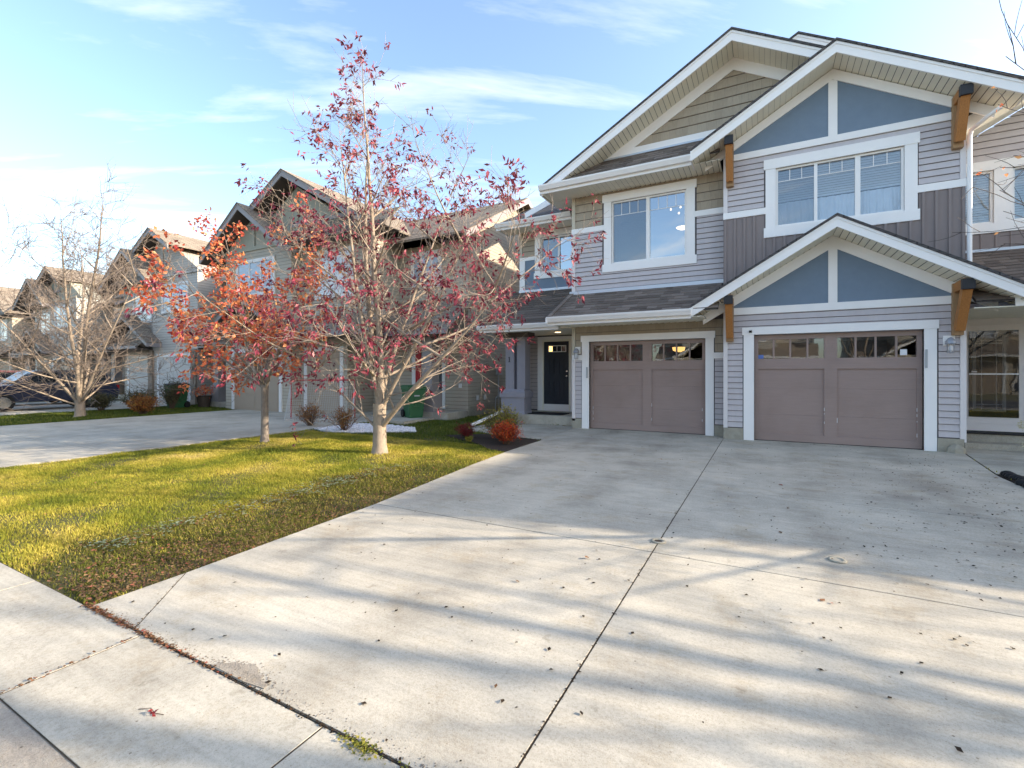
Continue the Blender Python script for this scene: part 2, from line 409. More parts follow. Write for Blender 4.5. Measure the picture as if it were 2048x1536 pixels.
mat('bark_pale', (0.31, 0.25, 0.19), 0.9, 0.22, 9, bump=0.7, bscale=22, stretch=(2, 2, 1))
mat('bark_grey', (0.22, 0.185, 0.155), 0.9, 0.25, 12, bump=0.9, bscale=26, stretch=(2, 2, 1))
mat('twig', (0.30, 0.245, 0.195), 0.8, 0.15, 6)
mat('twig_dark', (0.085, 0.065, 0.055), 0.8, 0.15, 6)
mat('soil', (0.085, 0.078, 0.03), 1.0, 0.4, 6, bump=1.0, bscale=30)
mat('terrain', (0.17, 0.15, 0.07), 1.0, 0.3, 0.3)

mat('twig_mid', (0.20, 0.16, 0.13), 0.8, 0.15, 6)

ramp_mat('blade_worn', [(0.0, (0.045, 0.055, 0.014)), (0.35, (0.10, 0.115, 0.025)), (0.65, (0.20, 0.17, 0.05)), (1.0, (0.34, 0.24, 0.11))], 0.7, 0.1, 0.3, posvar=0.6, pscale=1.6)

# ------------------------------------------------------------------ mesh helpers
X_, Y_, Z_ = Vector((1, 0, 0)), Vector((0, 1, 0)), Vector((0, 0, 1))

def link(name, me, parent=None, m=None):
    o = bpy.data.objects.new(name, me)
    COL.objects.link(o)
    if m is not None and me is not None:
        me.materials.append(MATS[m])
    if parent is not None:
        o.parent = parent
        if parent.type == 'EMPTY':
            o.matrix_parent_inverse = Matrix.Translation(-parent.location)
    return o

def tag(o, label, cat, group=None, kind=None):
    o['label'] = label
    o['category'] = cat
    if group: o['group'] = group
    if kind: o['kind'] = kind
    return o

def thing(name, loc, label, cat, group=None):
    o = bpy.data.objects.new(name, None)
    COL.objects.link(o)
    o.location = loc
    o.empty_display_size = 0.2
    return tag(o, label, cat, group)

def structure(o):
    o['kind'] = 'structure'
    return o

def stuff(o, label=None, cat=None):
    o['kind'] = 'stuff'
    if label: o['label'] = label
    if cat: o['category'] = cat
    return o

def fast_mesh(name, V, F):
    """V (n,3), F (m,k) arrays"""
    V = np.asarray(V, dtype=np.float32); F = np.asarray(F, dtype=np.int32)
    me = bpy.data.meshes.new(name)
    me.vertices.add(len(V)); me.vertices.foreach_set('co', V.ravel())
    k = F.shape[1]
    me.loops.add(F.size); me.loops.foreach_set('vertex_index', F.ravel())
    me.polygons.add(len(F))
    me.polygons.foreach_set('loop_start', np.arange(0, F.size, k, dtype=np.int32))
    me.polygons.foreach_set('loop_total', np.full(len(F), k, dtype=np.int32))
    me.update(calc_edges=True)
    return me

class MB:
    def __init__(s): s.v, s.f = [], []
    def add(s, vs, fs):
        b = len(s.v); s.v += [tuple(q) for q in vs]; s.f += [tuple(i + b for i in f) for f in fs]; return s
    def box(s, x0, x1, y0, y1, z0, z1):
        return s.add([(x0, y0, z0), (x1, y0, z0), (x1, y1, z0), (x0, y1, z0), (x0, y0, z1), (x1, y0, z1), (x1, y1, z1), (x0, y1, z1)],
                     [(0, 3, 2, 1), (4, 5, 6, 7), (0, 1, 5, 4), (1, 2, 6, 5), (2, 3, 7, 6), (3, 0, 4, 7)])
    def frame_box(s, c, ax, ay, az):
        """box around centre c with half-axis vectors"""
        c = Vector(c)
        vs = [c + ax * i + ay * j + az * k for k in (-1, 1) for i, j in ((-1, -1), (1, -1), (1, 1), (-1, 1))]
        return s.add(vs, [(0, 3, 2, 1), (4, 5, 6, 7), (0, 1, 5, 4), (1, 2, 6, 5), (2, 3, 7, 6), (3, 0, 4, 7)])
    def bar(s, a, b, w, h=None, up=Z_):
        a, b = Vector(a), Vector(b); h = h or w
        d = (b - a); L = d.length; d = d / L
        r = d.cross(up)
        if r.length < 1e-4: r = d.cross(X_)
        r.normalize(); t = r.cross(d)
        return s.frame_box((a + b) / 2, r * (w / 2), d * (L / 2), t * (h / 2))
    def prism(s, poly, a, b):
        """poly: list of 3-D points; extruded from +a to +b (vectors)"""
        n = len(poly); P = [Vector(p) for p in poly]
        vs = [p + a for p in P] + [p + b for p in P]
        fs = [tuple(range(n)), tuple(range(2 * n - 1, n - 1, -1))]
        fs += [(i, i + n, (i + 1) % n + n, (i + 1) % n) for i in range(n)]
        return s.add(vs, fs)
    def tube(s, pts, rad, k=6, cap=True):
        pts = [Vector(p) for p in pts]; n = len(pts)
        if not hasattr(rad, '__len__'): rad = [rad] * n
        base = len(s.v); prev = None
        for i, p in enumerate(pts):
            d = (pts[min(i + 1, n - 1)] - pts[max(i - 1, 0)]).normalized()
            r = d.cross(prev) if prev is not None else None
            if prev is None:
                r = d.orthogonal().normalized()
            else:
                r = prev - d * prev.dot(d)
                r = r.normalized() if r.length > 1e-5 else d.orthogonal().normalized()
            prev = r; q = d.cross(r)
            for j in range(k):
                a = 2 * math.pi * j / k
                s.v.append(tuple(p + (r * math.cos(a) + q * math.sin(a)) * rad[i]))
        for i in range(n - 1):
            for j in range(k):
                a, b = base + i * k + j, base + i * k + (j + 1) % k
                s.f.append((a, b, b + k, a + k))
        if cap:
            s.f.append(tuple(base + j for j in range(k - 1, -1, -1)))
            s.f.append(tuple(base + (n - 1) * k + j for j in range(k)))
        return s
    def lathe(s, prof, c, k=16, axis=Z_):
        """prof [(r,h)] around axis at c"""
        c = Vector(c); r = axis.orthogonal().normalized(); q = axis.cross(r); base = len(s.v)
        for rr, hh in prof:
            for j in range(k):
                a = 2 * math.pi * j / k
                s.v.append(tuple(c + axis * hh + (r * math.cos(a) + q * math.sin(a)) * rr))
        for i in range(len(prof) - 1):
            for j in range(k):
                a, b = base + i * k + j, base + i * k + (j + 1) % k
                s.f.append((a, b, b + k, a + k))
        s.f.append(tuple(base + j for j in range(k - 1, -1, -1)))
        s.f.append(tuple(base + (len(prof) - 1) * k + j for j in range(k)))
        return s
    def build(s, name, m, parent=None, smooth=False):
        me = bpy.data.meshes.new(name)
        me.from_pydata(s.v, [], s.f)
        if smooth: me.polygons.foreach_set('use_smooth', [True] * len(me.polygons))
        me.update()
        return link(name, me, parent, m)

def box(name, x0, x1, y0, y1, z0, z1, m, parent=None):
    return MB().box(x0, x1, y0, y1, z0, z1).build(name, m, parent)

class Fr:
    """a plane in the world: origin, u axis, v axis, outward normal"""
    def __init__(s, o, u=X_, v=Z_, n=None):
        s.o, s.u, s.v = Vector(o), Vector(u).normalized(), Vector(v).normalized()
        s.n = Vector(n).normalized() if n is not None else s.u.cross(s.v)
    def p(s, u, v, d=0.0): return s.o + s.u * u + s.v * v + s.n * d

def front(y): return Fr((0, y, 0))
def side_r(x): return Fr((x, 0, 0), Y_, Z_)         # a wall facing +X; u is world Y

def clip(poly, a, b, c):
    out = []
    for i, p in enumerate(poly):
        q = poly[(i + 1) % len(poly)]
        dp, dq = a * p[0] + b * p[1] - c, a * q[0] + b * q[1] - c
        if dp <= 0: out.append(p)
        if (dp < 0 < dq) or (dq < 0 < dp):
            t = dp / (dp - dq); out.append((p[0] + (q[0] - p[0]) * t, p[1] + (q[1] - p[1]) * t))
    return out

def area(poly):
    return abs(sum(p[0] * q[1] - q[0] * p[1] for p, q in zip(poly, poly[1:] + poly[:1]))) / 2 if len(poly) > 2 else 0

def minus(poly, rects):
    res = [poly]
    for (a0, a1, b0, b1) in rects:
        nxt = []
        for p in res:
            l = clip(p, 1, 0, a0); r = clip(p, -1, 0, -a1)
            mid = clip(clip(p, 1, 0, a1), -1, 0, -a0)
            lo = clip(mid, 0, 1, b0) if mid else []; hi = clip(mid, 0, -1, -b1) if mid else []
            nxt += [q for q in (l, r, lo, hi) if area(q) > 1e-5]
        res = nxt
    return res

def rect(u0, u1, v0, v1): return [(u0, v0), (u1, v0), (u1, v1), (u0, v1)]

def piece(fr, poly, v0, v1, base, thick):
    n = len(poly)
    dep = lambda v: base + thick * max(0.0, min(1.0, (v1 - v) / (v1 - v0)))
    vs = [fr.p(u, v, dep(v)) for u, v in poly] + [fr.p(u, v, 0) for u, v in poly]
    fs = [tuple(range(n))] + [(i, i + n, (i + 1) % n + n, (i + 1) % n) for i in range(n)]
    return vs, fs

def courses(name, parent, fr, poly, holes, course, m, thick=0.026, base=0.003, gap=0.011, widths=None, limit=10 ** 6, v_start=None, seam=0.003):
    """rows of boards, shakes or shingles, every piece a mesh of its own below parent"""
    ms = m if isinstance(m, (list, tuple)) else [m]
    v0 = min(p[1] for p in poly) if v_start is None else v_start
    vmax = max(p[1] for p in poly)
    cnt = 0; rest = MB()
    row = 0
    while v0 < vmax - 0.005:
        v1 = v0 + course
        strip = clip(clip(poly, 0, -1, -(v0 + gap)), 0, 1, v1)
        if len(strip) > 2 and area(strip) > 1e-4:
            cells = [strip]
            if widths:
                cells = []
                u0 = min(p[0] for p in strip) - random.uniform(0, widths[0]); um = max(p[0] for p in strip)
                while u0 < um:
                    w = random.uniform(*widths)
                    c = clip(clip(strip, -1, 0, -(u0 + seam / 2)), 1, 0, u0 + w - seam / 2)
                    if len(c) > 2 and area(c) > 4e-4: cells.append(c)
                    u0 += w
            for c in cells:
                for q in (minus(c, holes) if holes else [c]):
                    th = thick * (random.uniform(0.75, 1.25) if widths else 1)
                    vs, fs = piece(fr, q, v0, v1, base, th)
                    if cnt < limit:
                        MB().add(vs, fs).build(name, random.choice(ms), parent)
                    else:
                        rest.add(vs, fs)
                    cnt += 1
        v0 = v1; row += 1
    if rest.v:
        stuff(rest.build(name, ms[0], parent))
    return cnt

def wall(name, parent, fr, poly, holes, m, depth=0.14):
    b = MB()
    for q in minus(poly, holes):
        b.prism([fr.p(u, v) for u, v in q], fr.n * 0.0, fr.n * -depth)
    return b.build(name, m, parent)

def fbox(name, fr, u0, u1, v0, v1, d0, d1, m, parent=None):
    b = MB().prism([fr.p(u0, v0), fr.p(u1, v0), fr.p(u1, v1), fr.p(u0, v1)], fr.n * d0, fr.n * d1)
    return b.build(name, m, parent)

def fprism(name, fr, poly, d0, d1, m, parent=None):
    return MB().prism([fr.p(u, v) for u, v in poly], fr.n * d0, fr.n * d1).build(name, m, parent)

# ------------------------------------------------------------------ the ground, drives and walks
structure(MB().add([(-600, -600, -0.09), (600, -600, -0.09), (600, 600, -0.09), (-600, 600, -0.09)], [(0, 1, 2, 3)]).build('ground', 'terrain'))

def in_poly(px, py, poly):
    """vectorised point in polygon"""
    inside = np.zeros(px.shape, bool)
    n = len(poly)
    for i in range(n):
        x0, y0 = poly[i]; x1, y1 = poly[(i + 1) % n]
        cnd = ((y0 > py) != (y1 > py))
        xx = (x1 - x0) * (py - y0) / ((y1 - y0) if y1 != y0 else 1e-9) + x0
        inside ^= cnd & (px < xx)
    return inside

PAVED = []
def slabs(name, polys, m, zt=0.0, th=0.11, base_m='joint_fill', label=None):
    """a paved sheet: a dark filler bed with every slab lying in it as a piece of its own"""
    b = MB()
    for p in polys:
        b.add([(x, y, -0.0032 + zt) for x, y in p], [tuple(range(len(p)))])
    root = structure(b.build(name, base_m))
    for p in polys:
        cx = sum(q[0] for q in p) / len(p); cy = sum(q[1] for q in p) / len(p)
        g = 0.0055
        q = []
        for x, y in p:
            d = Vector((cx - x, cy - y)); d = d / max(d.length, 1e-6)
            q.append((x + (g if cx > x else -g), y + (g if cy > y else -g)))
        bb = MB()
        n = len(q); e = 0.001
        qi = [(x + (e if cx > x else -e), y + (e if cy > y else -e)) for x, y in q]
        dz = random.uniform(-0.0006, 0.0006) + zt
        vs = [(x, y, dz) for x, y in qi] + [(x, y, dz - 0.001) for x, y in q] + [(x, y, dz - th) for x, y in q]
        fs = [tuple(range(n))] + [(i, i + n, (i + 1) % n + n, (i + 1) % n) for i in range(n)] + [(i + n, i + 2 * n, (i + 1) % n + 2 * n, (i + 1) % n + n) for i in range(n)]
        bb.add(vs, fs).build('slab', m, root)
        PAVED.append(p)
    return root

JX = -0.84
def left_edge(y):
    t = [(1.42, -3.88), (2.0, -3.89), (4.27, -4.0), (6.0, -4.22), (7.86, -4.42), (9.8, -4.46), (12.4, -4.62)]
    for (a, b), (c, d) in zip(t, t[1:]):
        if y <= c: return b + (d - b) * (y - a) / (c - a)
    return -4.62
def drive_cell(y0, y1, right=JX):
    ys = [y0, (y0 + y1) / 2, y1]
    return [(right, y0), (right, y1)] + [(left_edge(y), y) for y in reversed(ys)]
left_slabs = [[(JX, 1.42), (JX, 4.1), (-3.99, 4.1), (-3.94, 3.0), (-3.89, 2.0), (-3.31, 1.42)],
              [(-3.31, 1.42), (-3.89, 2.0), (-3.88, 1.42)],
              drive_cell(4.1, 6.7), drive_cell(6.7, 9.6), drive_cell(9.6, 12.5)]
right_slabs = [[(3.04, a), (3.04, b), (JX, b), (JX, a)] for a, b in ((1.42, 4.1), (4.1, 6.7), (6.7, 9.4))] + [[(3.04, 9.4), (3.06, 9.7), (3.36, 12.1), (JX, 12.1), (JX, 9.4)]]
slabs('driveway', left_slabs + right_slabs, 'concrete')
slabs('path', [[(-4.47, 9.85), (-4.63, 12.75), (-6.0, 12.75), (-6.0, 10.2), (-4.8, 9.9)], [(-6.0, 10.2), (-6.0, 12.75), (-7.35, 12.75), (-7.25, 10.75), (-6.8, 10.45)]], 'concrete_walk', -0.004)
slabs('path', [[(3.08, 9.7), (5.6, 9.7), (5.6, 13.2), (3.4, 13.2), (3.38, 12.1)]], 'concrete_walk', -0.004)
xs = [-3.2 + 1.52 * k for k in range(-26, 12)]
slabs('sidewalk', [[(a, 0.82), (b, 0.82), (b, 1.418), (a, 1.418)] for a, b in zip(xs, xs[1:])], 'concrete_walk', -0.005)
structure(box('kerb', -42, 16, -0.25, 0.823, -0.14, -0.011, 'aggregate'))
structure(MB().add([(-80, -9.2, -0.075), (60, -9.2, -0.075), (60, -0.2, -0.075), (-80, -0.2, -0.075)], [(0, 1, 2, 3)]).build('road', 'asphalt'))
# the neighbours' drives
cells = []
for x0, x1 in ((-19.3, -15.0), (-15.0, -10.85)):
    for a, b in ((1.42, 4.4), (4.4, 8.0), (8.0, 12.3)):
        cells.append([(x0, a), (x1, a), (x1, b), (x0, b)])
slabs('driveway', cells, 'concrete')
slabs('path', [[(-10.83, 11.0), (-9.55, 11.0), (-9.55, 13.6), (-10.83, 13.6)], [(-13.4, 12.32), (-10.85, 12.32), (-10.85, 15.6), (-13.4, 15.6)]], 'concrete_walk', 0.06, th=0.16)
cells = []
for x0, x1 in ((-33.5, -29.0), (-29.0, -24.2)):
    for a, b in ((1.42, 6), (6, 12.6)):
        cells.append([(x0, a), (x1, a), (x1, b), (x0, b)])
slabs('driveway', cells, 'concrete')
slabs('driveway', [[(-48.5, 1.42), (-39.5, 1.42), (-39.5, 13.5), (-48.5, 13.5)]], 'concrete')
slabs('driveway', [[(9.3, 1.42), (17.3, 1.42), (17.3, 12.0), (9.3, 12.0)]], 'concrete')

# planting beds
BED = [(-6.9, 9.4), (-6.1, 10.05), (-4.85, 9.82), (-4.48, 9.75), (-4.43, 8.0), (-4.8, 8.05), (-5.4, 8.6)]
structure(MB().prism([(x, y, 0) for x, y in BED], Vector((0, 0, -0.05)), Vector((0, 0, 0.006))).build('bed_soil', 'mulch'))
PEB = [(-11.6, 8.9), (-10.9, 8.2), (-9.6, 8.25), (-8.6, 8.9), (-8.0, 9.7), (-8.6, 10.3), (-9.8, 10.4), (-10.8, 10.0)]
PEB = [(-10.75, 8.75), (-9.7, 8.55), (-8.7, 9.0), (-7.95, 9.6), (-8.5, 10.2), (-9.6, 10.45), (-10.75, 10.3)]
structure(MB().prism([(x, y, 0) for x, y in PEB], Vector((0, 0, -0.05)), Vector((0, 0, 0.0))).build('bed_soil', 'grey_plastic'))
RBED = [(3.06, 6.6), (4.6, 6.6), (5.6, 7.6), (5.6, 9.68), (3.07, 9.68)]
structure(MB().prism([(x, y, 0) for x, y in RBED], Vector((0, 0, -0.05)), Vector((0, 0, 0.004))).build('bed_soil', 'mulch'))

# lawns: a gently uneven soil sheet with blades standing on it
def lawn_z(x, y):
    return -0.028 + 0.012 * np.sin(x * 1.3 + 0.7) * np.cos(y * 0.9) + 0.006 * np.sin(x * 4.1 + y * 3.3)
def lawn(name, x0, x1, y0, y1, step=0.35):
    nx, ny = int((x1 - x0) / step) + 1, int((y1 - y0) / step) + 1
    gx, gy = np.meshgrid(np.linspace(x0, x1, nx), np.linspace(y0, y1, ny))
    gz = lawn_z(gx, gy)
    V = np.stack([gx.ravel(), gy.ravel(), gz.ravel()], 1)
    i = (np.arange(ny - 1)[:, None] * nx + np.arange(nx - 1)[None, :]).ravel()
    F = np.stack([i, i + 1, i + nx + 1, i + nx], 1)
    o = structure(link(name, fast_mesh(name, V, F), None, 'soil'))
    o.data.polygons.foreach_set('use_smooth', [True] * len(o.data.polygons))
    return o
rng = np.random.default_rng(5)

def blades(name, x0, x1, y0, y1, count, m, h=(0.03, 0.065), w=0.006, label=None, dens=None, excl=()):
    px = rng.uniform(x0, x1, count); py = rng.uniform(y0, y1, count)
    keep = np.ones(count, bool); jit = rng.normal(0, .022, (2, count))
    for p in list(PAVED) + [BED, PEB, RBED] + list(excl):
        keep &= ~in_poly(px + jit[0], py + jit[1], p)
    pn = (np.sin(px * 2.1 + 1.3 * np.sin(py * 1.7)) + np.sin(py * 2.9 + 1.1 * np.sin(px * 2.3 + 1)) + np.sin(px * 5.7 + py * 4.3)) / 3
    keep &= rng.uniform(0, 1, count) < np.clip(0.78 + 0.5 * pn, 0.25, 1)
    if dens is not None:
        keep &= rng.uniform(0, 1, count) < dens(px, py)
    px, py = px[keep], py[keep]; n = len(px)
    z = lawn_z(px, py) - 0.004
    az = rng.uniform(0, 2 * np.pi, n); hh = rng.uniform(h[0], h[1], n) * rng.uniform(0.7, 1.15, n)
    # tufts: length follows slow noise
    pn = pn[keep]
    hh *= 0.72 + 0.5 * (0.5 + 0.5 * np.sin(px * 5.3 + np.sin(py * 4.1) * 2) * np.cos(py * 6.1 + px)) + 0.25 * pn
    lean = rng.uniform(0.15, 0.95, n) * hh; la = az + rng.normal(0, 0.5, n)
    cx, cy = np.cos(az + np.pi / 2) * w / 2, np.sin(az + np.pi / 2) * w / 2
    mx_, my_ = px + np.cos(la) * lean * 0.35, py + np.sin(la) * lean * 0.35
    tx, ty = px + np.cos(la) * lean, py + np.sin(la) * lean
    V = np.empty((n, 5, 3), np.float32)
    V[:, 0] = np.stack([px - cx, py - cy, z], 1); V[:, 1] = np.stack([px + cx, py + cy, z], 1)
    V[:, 2] = np.stack([mx_ + cx * .8, my_ + cy * .8, z + hh * .6], 1); V[:, 3] = np.stack([mx_ - cx * .8, my_ - cy * .8, z + hh * .6], 1)
    V[:, 4] = np.stack([tx, ty, z + hh * 0.92], 1)
    b = np.arange(n)[:, None] * 5
    F = np.concatenate([b + np.array([[0, 1, 2]]), b + np.array([[0, 2, 3]]), b + np.array([[3, 2, 4]])], 0)
    o = link(name, fast_mesh(name, V.reshape(-1, 3), F), None, m)
    return stuff(o, label, 'grass')

lawn('lawn', -10.84, -3.7, 1.41, 30)
lawn('lawn', -24.15, -19.32, 1.41, 14)
lawn('lawn', 3.05, 9.28, 1.41, 12)
lawn('lawn', -39.4, -33.6, 1.41, 14)
def band(x, y):      # worn turf within about a metre and a half of the drive
    e = np.interp(y, [1.42, 2.0, 4.27, 6.0, 7.86, 9.8], [-3.88, -3.89, -4.0, -4.22, -4.42, -4.46])
    d = e - x + 0.25 * np.sin(y * 2.3) + 0.12 * np.sin(y * 7.1 + x * 3)
    return np.clip((1.55 - d) / 0.5, 0, 1) * np.clip((7.5 - y) / 1.5, 0, 1)
def near_dens(x, y): return 1 - 0.78 * band(x, y)
blades('grass', -10.84, -3.8, 1.42, 5.0, 230000, 'blade', (0.02, 0.052), 0.0055, 'short yellow-green autumn grass of the front lawn near the sidewalk', near_dens)
blades('grass', -10.84, -4.0, 5.0, 8.6, 150000, 'blade', (0.025, 0.055), 0.008, 'yellow-green grass of the front lawn around the red tree', near_dens)
blades('grass', -6.2, -3.8, 1.42, 7.5, 110000, 'blade_worn', (0.02, 0.055), 0.007, 'worn darker turf mixed with dead blades along the driveway edge', lambda x, y: 0.75 * band(x, y))
blades('grass', -10.84, -4.0, 8.6, 17, 70000, 'blade_green', (0.04, 0.075), 0.013, 'darker green grass in the shade beside the house')
blades('grass', -24.15, -19.32, 1.42, 13, 60000, 'blade_green', (0.04, 0.08), 0.016, 'green strip of grass under the bare tree')
blades('grass', 3.06, 9.2, 1.5, 11, 30000, 'blade', (0.04, 0.08), 0.014, 'grass strip right of the double driveway')

mat('soffit_shade', (0.22, 0.20, 0.17), 0.7, 0.05)  # dark behind the panels, so their grooves carry painted shade
# ------------------------------------------------------------------ building blocks of the houses
def room(fr, u0, u1, v0, v1, depth, m, parent, name='room_interior'):
    d0, d1 = -0.145, -depth
    a = [fr.p(u0, v0, d0), fr.p(u1, v0, d0), fr.p(u1, v1, d0), fr.p(u0, v1, d0)]
    b = [fr.p(u0 - .4, v0 - .5, d1), fr.p(u1 + .4, v0 - .5, d1), fr.p(u1 + .4, v1 + .15, d1), fr.p(u0 - .4, v1 + .15, d1)]
    return MB().add(a + b, [(4, 5, 6, 7), (0, 4, 7, 3), (1, 2, 6, 5), (3, 7, 6, 2), (0, 1, 5, 4)]).build(name, m, parent)

def window(parent, fr, u0, u1, v0, v1, mulls=(), glass=('glass_sky',), grid=None, trim=None, trim_m='white_trim', blind=None, curtain=None, inner='room_wall', dep=2.4, rm=True):
    """a framed window in an opening; panes, bars, trim boards and what hangs behind are its sub-parts"""
    f = MB(); fw = 0.045
    def fb(a, b, c, d, d0=-0.09, d1=-0.015): f.prism([fr.p(a, c), fr.p(b, c), fr.p(b, d), fr.p(a, d)], fr.n * d0, fr.n * d1)
    fb(u0, u0 + fw, v0, v1); fb(u1 - fw, u1, v0, v1); fb(u0 + fw, u1 - fw, v0, v0 + fw); fb(u0 + fw, u1 - fw, v1 - fw, v1)
    for a, b in mulls: fb(a, b, v0 + fw, v1 - fw)
    w = f.build('window', 'white_trim', parent)
    edges = [u0 + fw] + [e for ab in mulls for e in ab] + [u1 - fw]
    for i in range(0, len(edges), 2):
        a, b = edges[i], edges[i + 1]
        g = glass[min(i // 2, len(glass) - 1)]
        MB().add([fr.p(a, v0 + fw, -0.055), fr.p(b, v0 + fw, -0.055), fr.p(b, v1 - fw, -0.055), fr.p(a, v1 - fw, -0.055)], [(0, 1, 2, 3)]).build('pane', g, w)
        if grid:
            nb, hh = grid[min(i // 2, len(grid) - 1)]
            vb = v1 - fw - hh
            q = MB(); q.prism([fr.p(a, vb), fr.p(b, vb), fr.p(b, vb + .014), fr.p(a, vb + .014)], fr.n * -0.052, fr.n * -0.047)
            for k in range(1, nb + 1):
                uu = a + (b - a) * k / (nb + 1)
                q.prism([fr.p(uu - .007, vb + .014), fr.p(uu + .007, vb + .014), fr.p(uu + .007, v1 - fw), fr.p(uu - .007, v1 - fw)], fr.n * -0.052, fr.n * -0.047)
            q.build('grille', 'white_trim', w)
    if trim:
        jw, hh, sh, ext = trim
        fbox('jamb', fr, u0 - jw, u0, v0, v1, -0.02, 0.034, trim_m, w)
        fbox('jamb', fr, u1, u1 + jw, v0, v1, -0.02, 0.034, trim_m, w)
        fbox('header', fr, u0 - jw - ext, u1 + jw + ext, v1, v1 + hh, -0.02, 0.044, trim_m, w)
        fbox('sill', fr, u0 - jw - ext, u1 + jw + ext, v0 - sh, v0, -0.02, 0.044, trim_m, w)
    if blind:
        for (a, b, c, d) in blind:
            q = MB(); z = c
            while z < d:
                q.add([fr.p(a, z, -0.10), fr.p(b, z, -0.10), fr.p(b, z + .036, -0.072), fr.p(a, z + .036, -0.072)], [(0, 1, 2, 3)]); z += 0.052
            q.build('blind', 'blind', w)
    if curtain:
        for (a, b, c, d) in curtain:
            q = MB(); n = int((b - a) / 0.02); vs = []
            for k in range(n + 1):
                uu = a + (b - a) * k / n
                dd = -0.12 + 0.025 * math.sin(uu * 31) + 0.012 * math.sin(uu * 83 + 1)
                vs += [fr.p(uu, c, dd), fr.p(uu, d, dd * 0.5 - 0.06)]
            q.add(vs, [(2 * k, 2 * k + 2, 2 * k + 3, 2 * k + 1) for k in range(n)])
            q.build('curtain', 'curtain', w)
    if rm: room(fr, u0, u1, v0, v1, dep, inner, w)
    return w

def garage_door(parent, fr, u0, u1, v0, v1, glass='glass_dark', m='garage_paint', lites=True, rail=(1.61, 1.72), win=(1.84, 2.27), centre=None, sticker=None, lamp=None):
    """sectional door: face, stiles and rails, glazed top section"""
    D = -0.12
    c = (u0 + u1) / 2 if centre is None else centre
    st, mid = 0.085, 0.115
    L, Rr = (u0 + st, c - mid), (c + mid, u1 - st)
    holes = []
    def lite_edges(a, b):
        w = (b - a); g = 0.035; pw = (w - 3 * g) / 4
        return [(a + k * (pw + g), a + k * (pw + g) + pw) for k in range(4)]
    if lites:
        holes = [(a, b, win[0], win[1]) for s in (L, Rr) for a, b in lite_edges(*s)]
    fd = Fr(fr.p(0, 0, D), fr.u, fr.v, fr.n)
    b = MB()
    secs = [v0 + 0.012, v0 + (v1 - v0) * .25, v0 + (v1 - v0) * .5, v0 + (v1 - v0) * .74, v1]
    for a, e in zip(secs, secs[1:]):
        for q in minus(rect(u0, u1, a + 0.001, e - 0.001), holes):
            b.prism([fd.p(u, v) for u, v in q], fr.n * -0.045, fr.n * 0.0)
    d = b.build('garage_door', m, parent)
    box_ = lambda nm, a, e, c0, c1, t=0.03: fbox(nm, fd, a, e, c0, c1, 0.0005, t, m, d)
    box_('stile', u0, L[0], v0 + .012, v1); box_('stile', Rr[1], u1, v0 + .012, v1); box_('stile', L[1], Rr[0], v0 + .012, v1)
    for s in (L, Rr):
        box_('rail', s[0], s[1], v0 + .012, v0 + .17)
        if lites:
            box_('rail', s[0], s[1], rail[0], win[0]); box_('rail', s[0], s[1], win[1], v1)
            es = lite_edges(*s)
            for (a, e), (a2, e2) in zip(es, es[1:]): box_('muntin', e, a2, win[0], win[1], 0.012)
            for a, e in es:
                MB().add([fd.p(a, win[0], -.02), fd.p(e, win[0], -.02), fd.p(e, win[1], -.02), fd.p(a, win[1], -.02)], [(0, 1, 2, 3)]).build('pane', glass, d)
        else:
            box_('rail', s[0], s[1], v1 - .18, v1); box_('rail', s[0], s[1], (v0 + v1) / 2 + .4, (v0 + v1) / 2 + .55)
    if lites:
        q = [fr.p(u0, v0 + .1, D - .06), fr.p(u1, v0 + .1, D - .06), fr.p(u1, v1, D - .06), fr.p(u0, v1, D - .06)]
        q2 = [p - fr.n * 3.0 for p in q]
        MB().add(q + q2, [(4, 5, 6, 7), (0, 4, 7, 3), (1, 2, 6, 5), (3, 7, 6, 2), (0, 1, 5, 4)]).build('garage_interior', 'room_dark', d)
    fbox('bottom_seal', fd, u0, u1, v0 - .004, v0 + .011, -0.03, 0.02, 'rubber', d)
    rr = random.Random(int(abs(u0) * 100))
    for k in range(9):      # chipped paint along the stile edges
        ue = rr.choice([L[0], L[1], Rr[0], Rr[1]]); z_ = rr.uniform(v0 + .2, v0 + .75); h_ = rr.uniform(.02, .09)
        fbox('paint_chip', fd, ue - .004, ue + .005, z_, z_ + h_, 0.0305, 0.0315, 'sticker_white', d)
    for (a, e, c0, c1, mm) in (sticker or []):
        fbox('sticker', fd, a, e, c0, c1, -0.019, -0.015, mm, d)
    if lamp:
        MB().lathe([(0.02, 0), (0.17, 0.0), (0.15, 0.09), (0.06, 0.13)], fd.p(lamp[0], lamp[1], -0.9), 14, -Z_).build('ceiling_lamp', 'amber_glow', d)
    return d

def door_surround(parent, fr, a, b, c, d, top, hw=0.05):
    """white jambs and header round a garage opening (a,b inner; c,d outer), with the reveal"""
    fbox('jamb', fr, c, a, 0.0, top, -0.12, 0.036, 'white_trim', parent)
    fbox('jamb', fr, b, d, 0.0, top, -0.12, 0.036, 'white_trim', parent)
    fbox('header', fr, c - 0.03, d + 0.03, top, top + 0.165, -0.12, 0.046, 'white_trim', parent)

